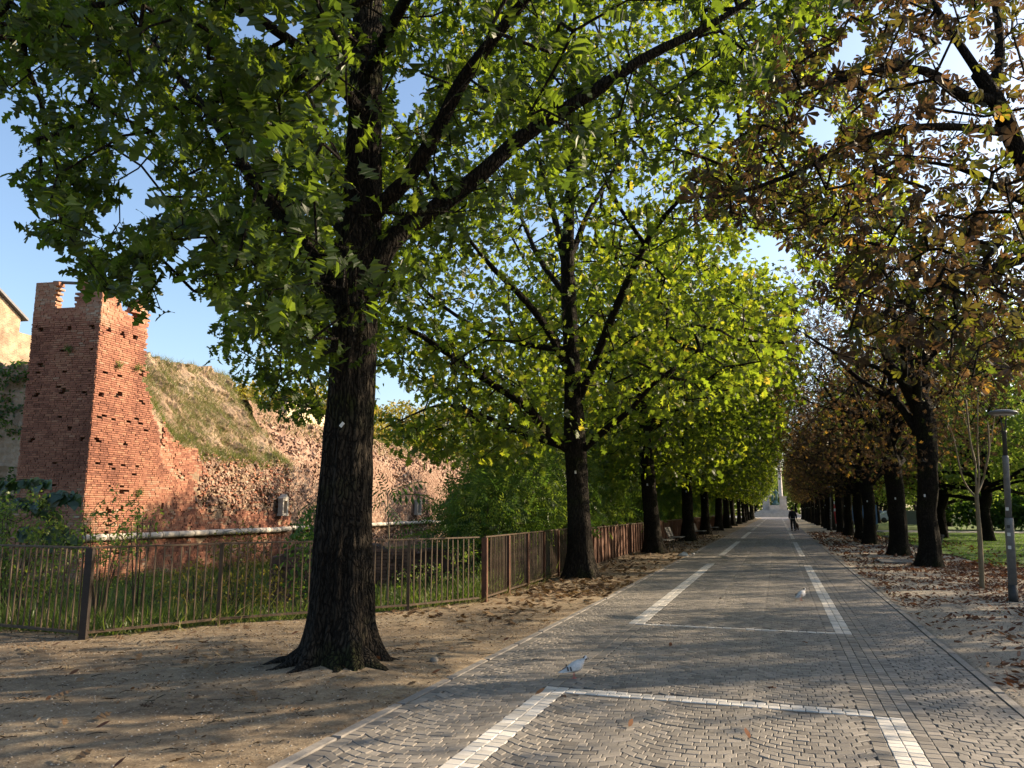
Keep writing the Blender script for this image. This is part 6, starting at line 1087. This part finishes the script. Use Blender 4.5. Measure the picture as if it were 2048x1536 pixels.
# ------------------------------------------------------------------ monument at the end of the avenue
mx_, my_ = -0.55, 178.0; mo = empty('monument', (mx_, my_, .06)); tag(mo, 'pale stone monument with two columns, steps and green bronze figures closing the avenue', 'monument')
for k in range(5): MB().box((0, 0, .15 + .3 * k), (12.4 - 1.5 * k, 9 - 1.1 * k, .3)).build('step', M['marble'], mo)
MB().box((0, -.4, 2.0), (2.2, 3.4, 1.1)).build('plinth', M['marble'], mo)
for s, nm in ((-1, 'pier'), (1, 'pier')): MB().box((s * 1.75, .8, 2.9), (1.5, 2.2, 2.8), None, .94).build(nm, M['marble'], mo); MB().box((s * 1.75, .8, 4.36), (1.7, 2.4, .14)).build('pier_cap', M['marble'], mo); MB().lathe([(.5, 4.43), (.5, 4.6), (.42, 4.7), (.4, 9.5), (.36, 13.5), (.5, 13.7), (.5, 14)], 18, (s * 1.35 if s > 0 else -.95, .8, 0)).build('column', M['marble'], mo, True)
rk = MB(); rk.lathe([(.75, 2.55), (.8, 2.9), (.5, 3.3), (.25, 3.6)], 9, (.2, -.9, 0)); rk.build('bronze_rock', M['bronze'], mo)
for ox, hh, ln in ((-.35, 4.4, .12), (.45, 3.9, -.1)):
    fv = [(ox, -.9, 3.4 + .9), (ox, -.9, 5.0), (ox + ln, -.9, 5.4), (ox + ln, -.92, 5.75), (ox + ln, -.92, 5.98), (ox - .12, -.9, 4.2), (ox - .14, -.95, 3.3), (ox + .12, -.9, 4.2), (ox + .16, -.8, 3.3), (ox - .28, -.9, 5.3), (ox - .45, -1, 5.0), (ox + .3, -.9, 5.35), (ox + .5, -1, 5.7 if ox < 0 else 4.9)]
    skin('bronze_figure', fv, [(0, 1), (1, 2), (2, 3), (3, 4), (0, 5), (5, 6), (0, 7), (7, 8), (2, 9), (9, 10), (2, 11), (11, 12)], [.24, .22, .2, .11, .14, .17, .14, .17, .14, .12, .09, .12, .09], M['bronze'], mo, 1)

# ------------------------------------------------------------------ far things on the right
def car(x, y, rz, col, label):
    e = empty('parked_car', (x, y, .06), rz); tag(e, label, 'car', 'parked cars'); prof = [(-2.05, .35), (-2.1, .7), (-1.95, .92), (-1.2, .98), (-.55, 1.42), (.9, 1.46), (1.6, 1.0), (2.05, .9), (2.1, .45), (2.0, .3)]
    V = []; 
    for w, sc in ((.86, 1), (-.86, 1)):
        for (a, z) in prof: V.append((a, w * (1 if z < 1 else .82), z))
    n = len(prof); F = [(i, i + 1, n + i + 1, n + i) for i in range(n - 1)] + [(n - 1, 0, n, 2 * n - 1), tuple(range(n))[::-1], tuple(range(n, 2 * n))]; mb = MB(); mb.add(V, F); mb.build('body', col, e)
    for s in (-1, 1):
        MB().add([(-1.05, s * .815, 1.0), (.05, s * .815, 1.0), (.05, s * .72, 1.38), (-.5, s * .72, 1.36)], [(0, 1, 2, 3)]).build('window', M['glass'], e); MB().add([(.12, s * .815, 1.0), (1.4, s * .815, 1.0), (.85, s * .72, 1.38), (.12, s * .72, 1.38)], [(0, 1, 2, 3)]).build('window', M['glass'], e)
        for wx in (-1.3, 1.3): o = MB().lathe([(.18, -.1), (.32, -.1), (.33, 0), (.32, .1), (.18, .1)], 16).build('wheel', M['iron'], e, True, loc=(wx, s * .8, .33)); o.rotation_euler = (h_, 0, 0)
        MB().box((-2.07, s * .6, .68), (.1, .36, .14)).build('headlight', M['white'], e)
    MB().add([(-1.22, -.68, 1.0), (-1.22, .68, 1.0), (-.58, .66, 1.42), (-.58, -.66, 1.42)], [(0, 1, 2, 3)]).build('windscreen', M['glass'], e)
M['glass'] = flat('dark_glass', (.03, .04, .05), .1)
car(11.2, 108, .4, flat('blue_grey_paint', (.10, .14, .24), .3, .3), 'blue grey parked car seen between the far right trunks'); car(13.2, 106, .3, flat('silver_paint', (.35, .38, .45), .3, .3), 'silver parked car right of the blue grey one')
hd_ = empty('site_hoarding', (8.1, 92, .06)); tag(hd_, 'blue corrugated site hoarding behind the right chestnut trunks', 'hoarding'); bl_ = flat('blue_sheet', (.10, .17, .33), .5); sh = MB().box((0, 0, 1.05), (.98, .04, 2.0)).mesh('panel', bl_)
for k in range(4): link('panel', sh, hd_, loc=(-1.5 + k, .02 * (k % 2), 0))
ki = empty('red_kiosk', (6.35, 96, .06)); tag(ki, 'small red kiosk with white band behind the far right trunks', 'kiosk'); MB().box((0, 0, 1.1), (1.3, 1.3, 2.2)).build('wall', flat('red_paint', (.4, .03, .03)), ki); MB().box((0, 0, 2.35), (1.45, 1.45, .28)).build('roof', M['white'], ki); MB().box((0, -.66, 1.55), (1.0, .04, .3)).build('sign_band', M['white'], ki)
gc = empty('grey_bin', (12.9, 88, .06)); tag(gc, 'grey ribbed waste container on the far lawn edge', 'waste container'); MB().box((0, 0, .75), (2.1, 1.2, 1.3), None, 1.04).build('body', flat('bin_grey', (.12, .13, .14)), gc); MB().box((0, 0, 1.44), (2.2, 1.3, .08)).build('lid', flat('bin_lid', (.2, .21, .22)), gc)
for k in range(7): MB().box((-.9 + .3 * k, -.63, .75), (.06, .05, 1.2)).build('rib', flat('bin_rib', (.16, .17, .18)), gc) if k == 0 else None
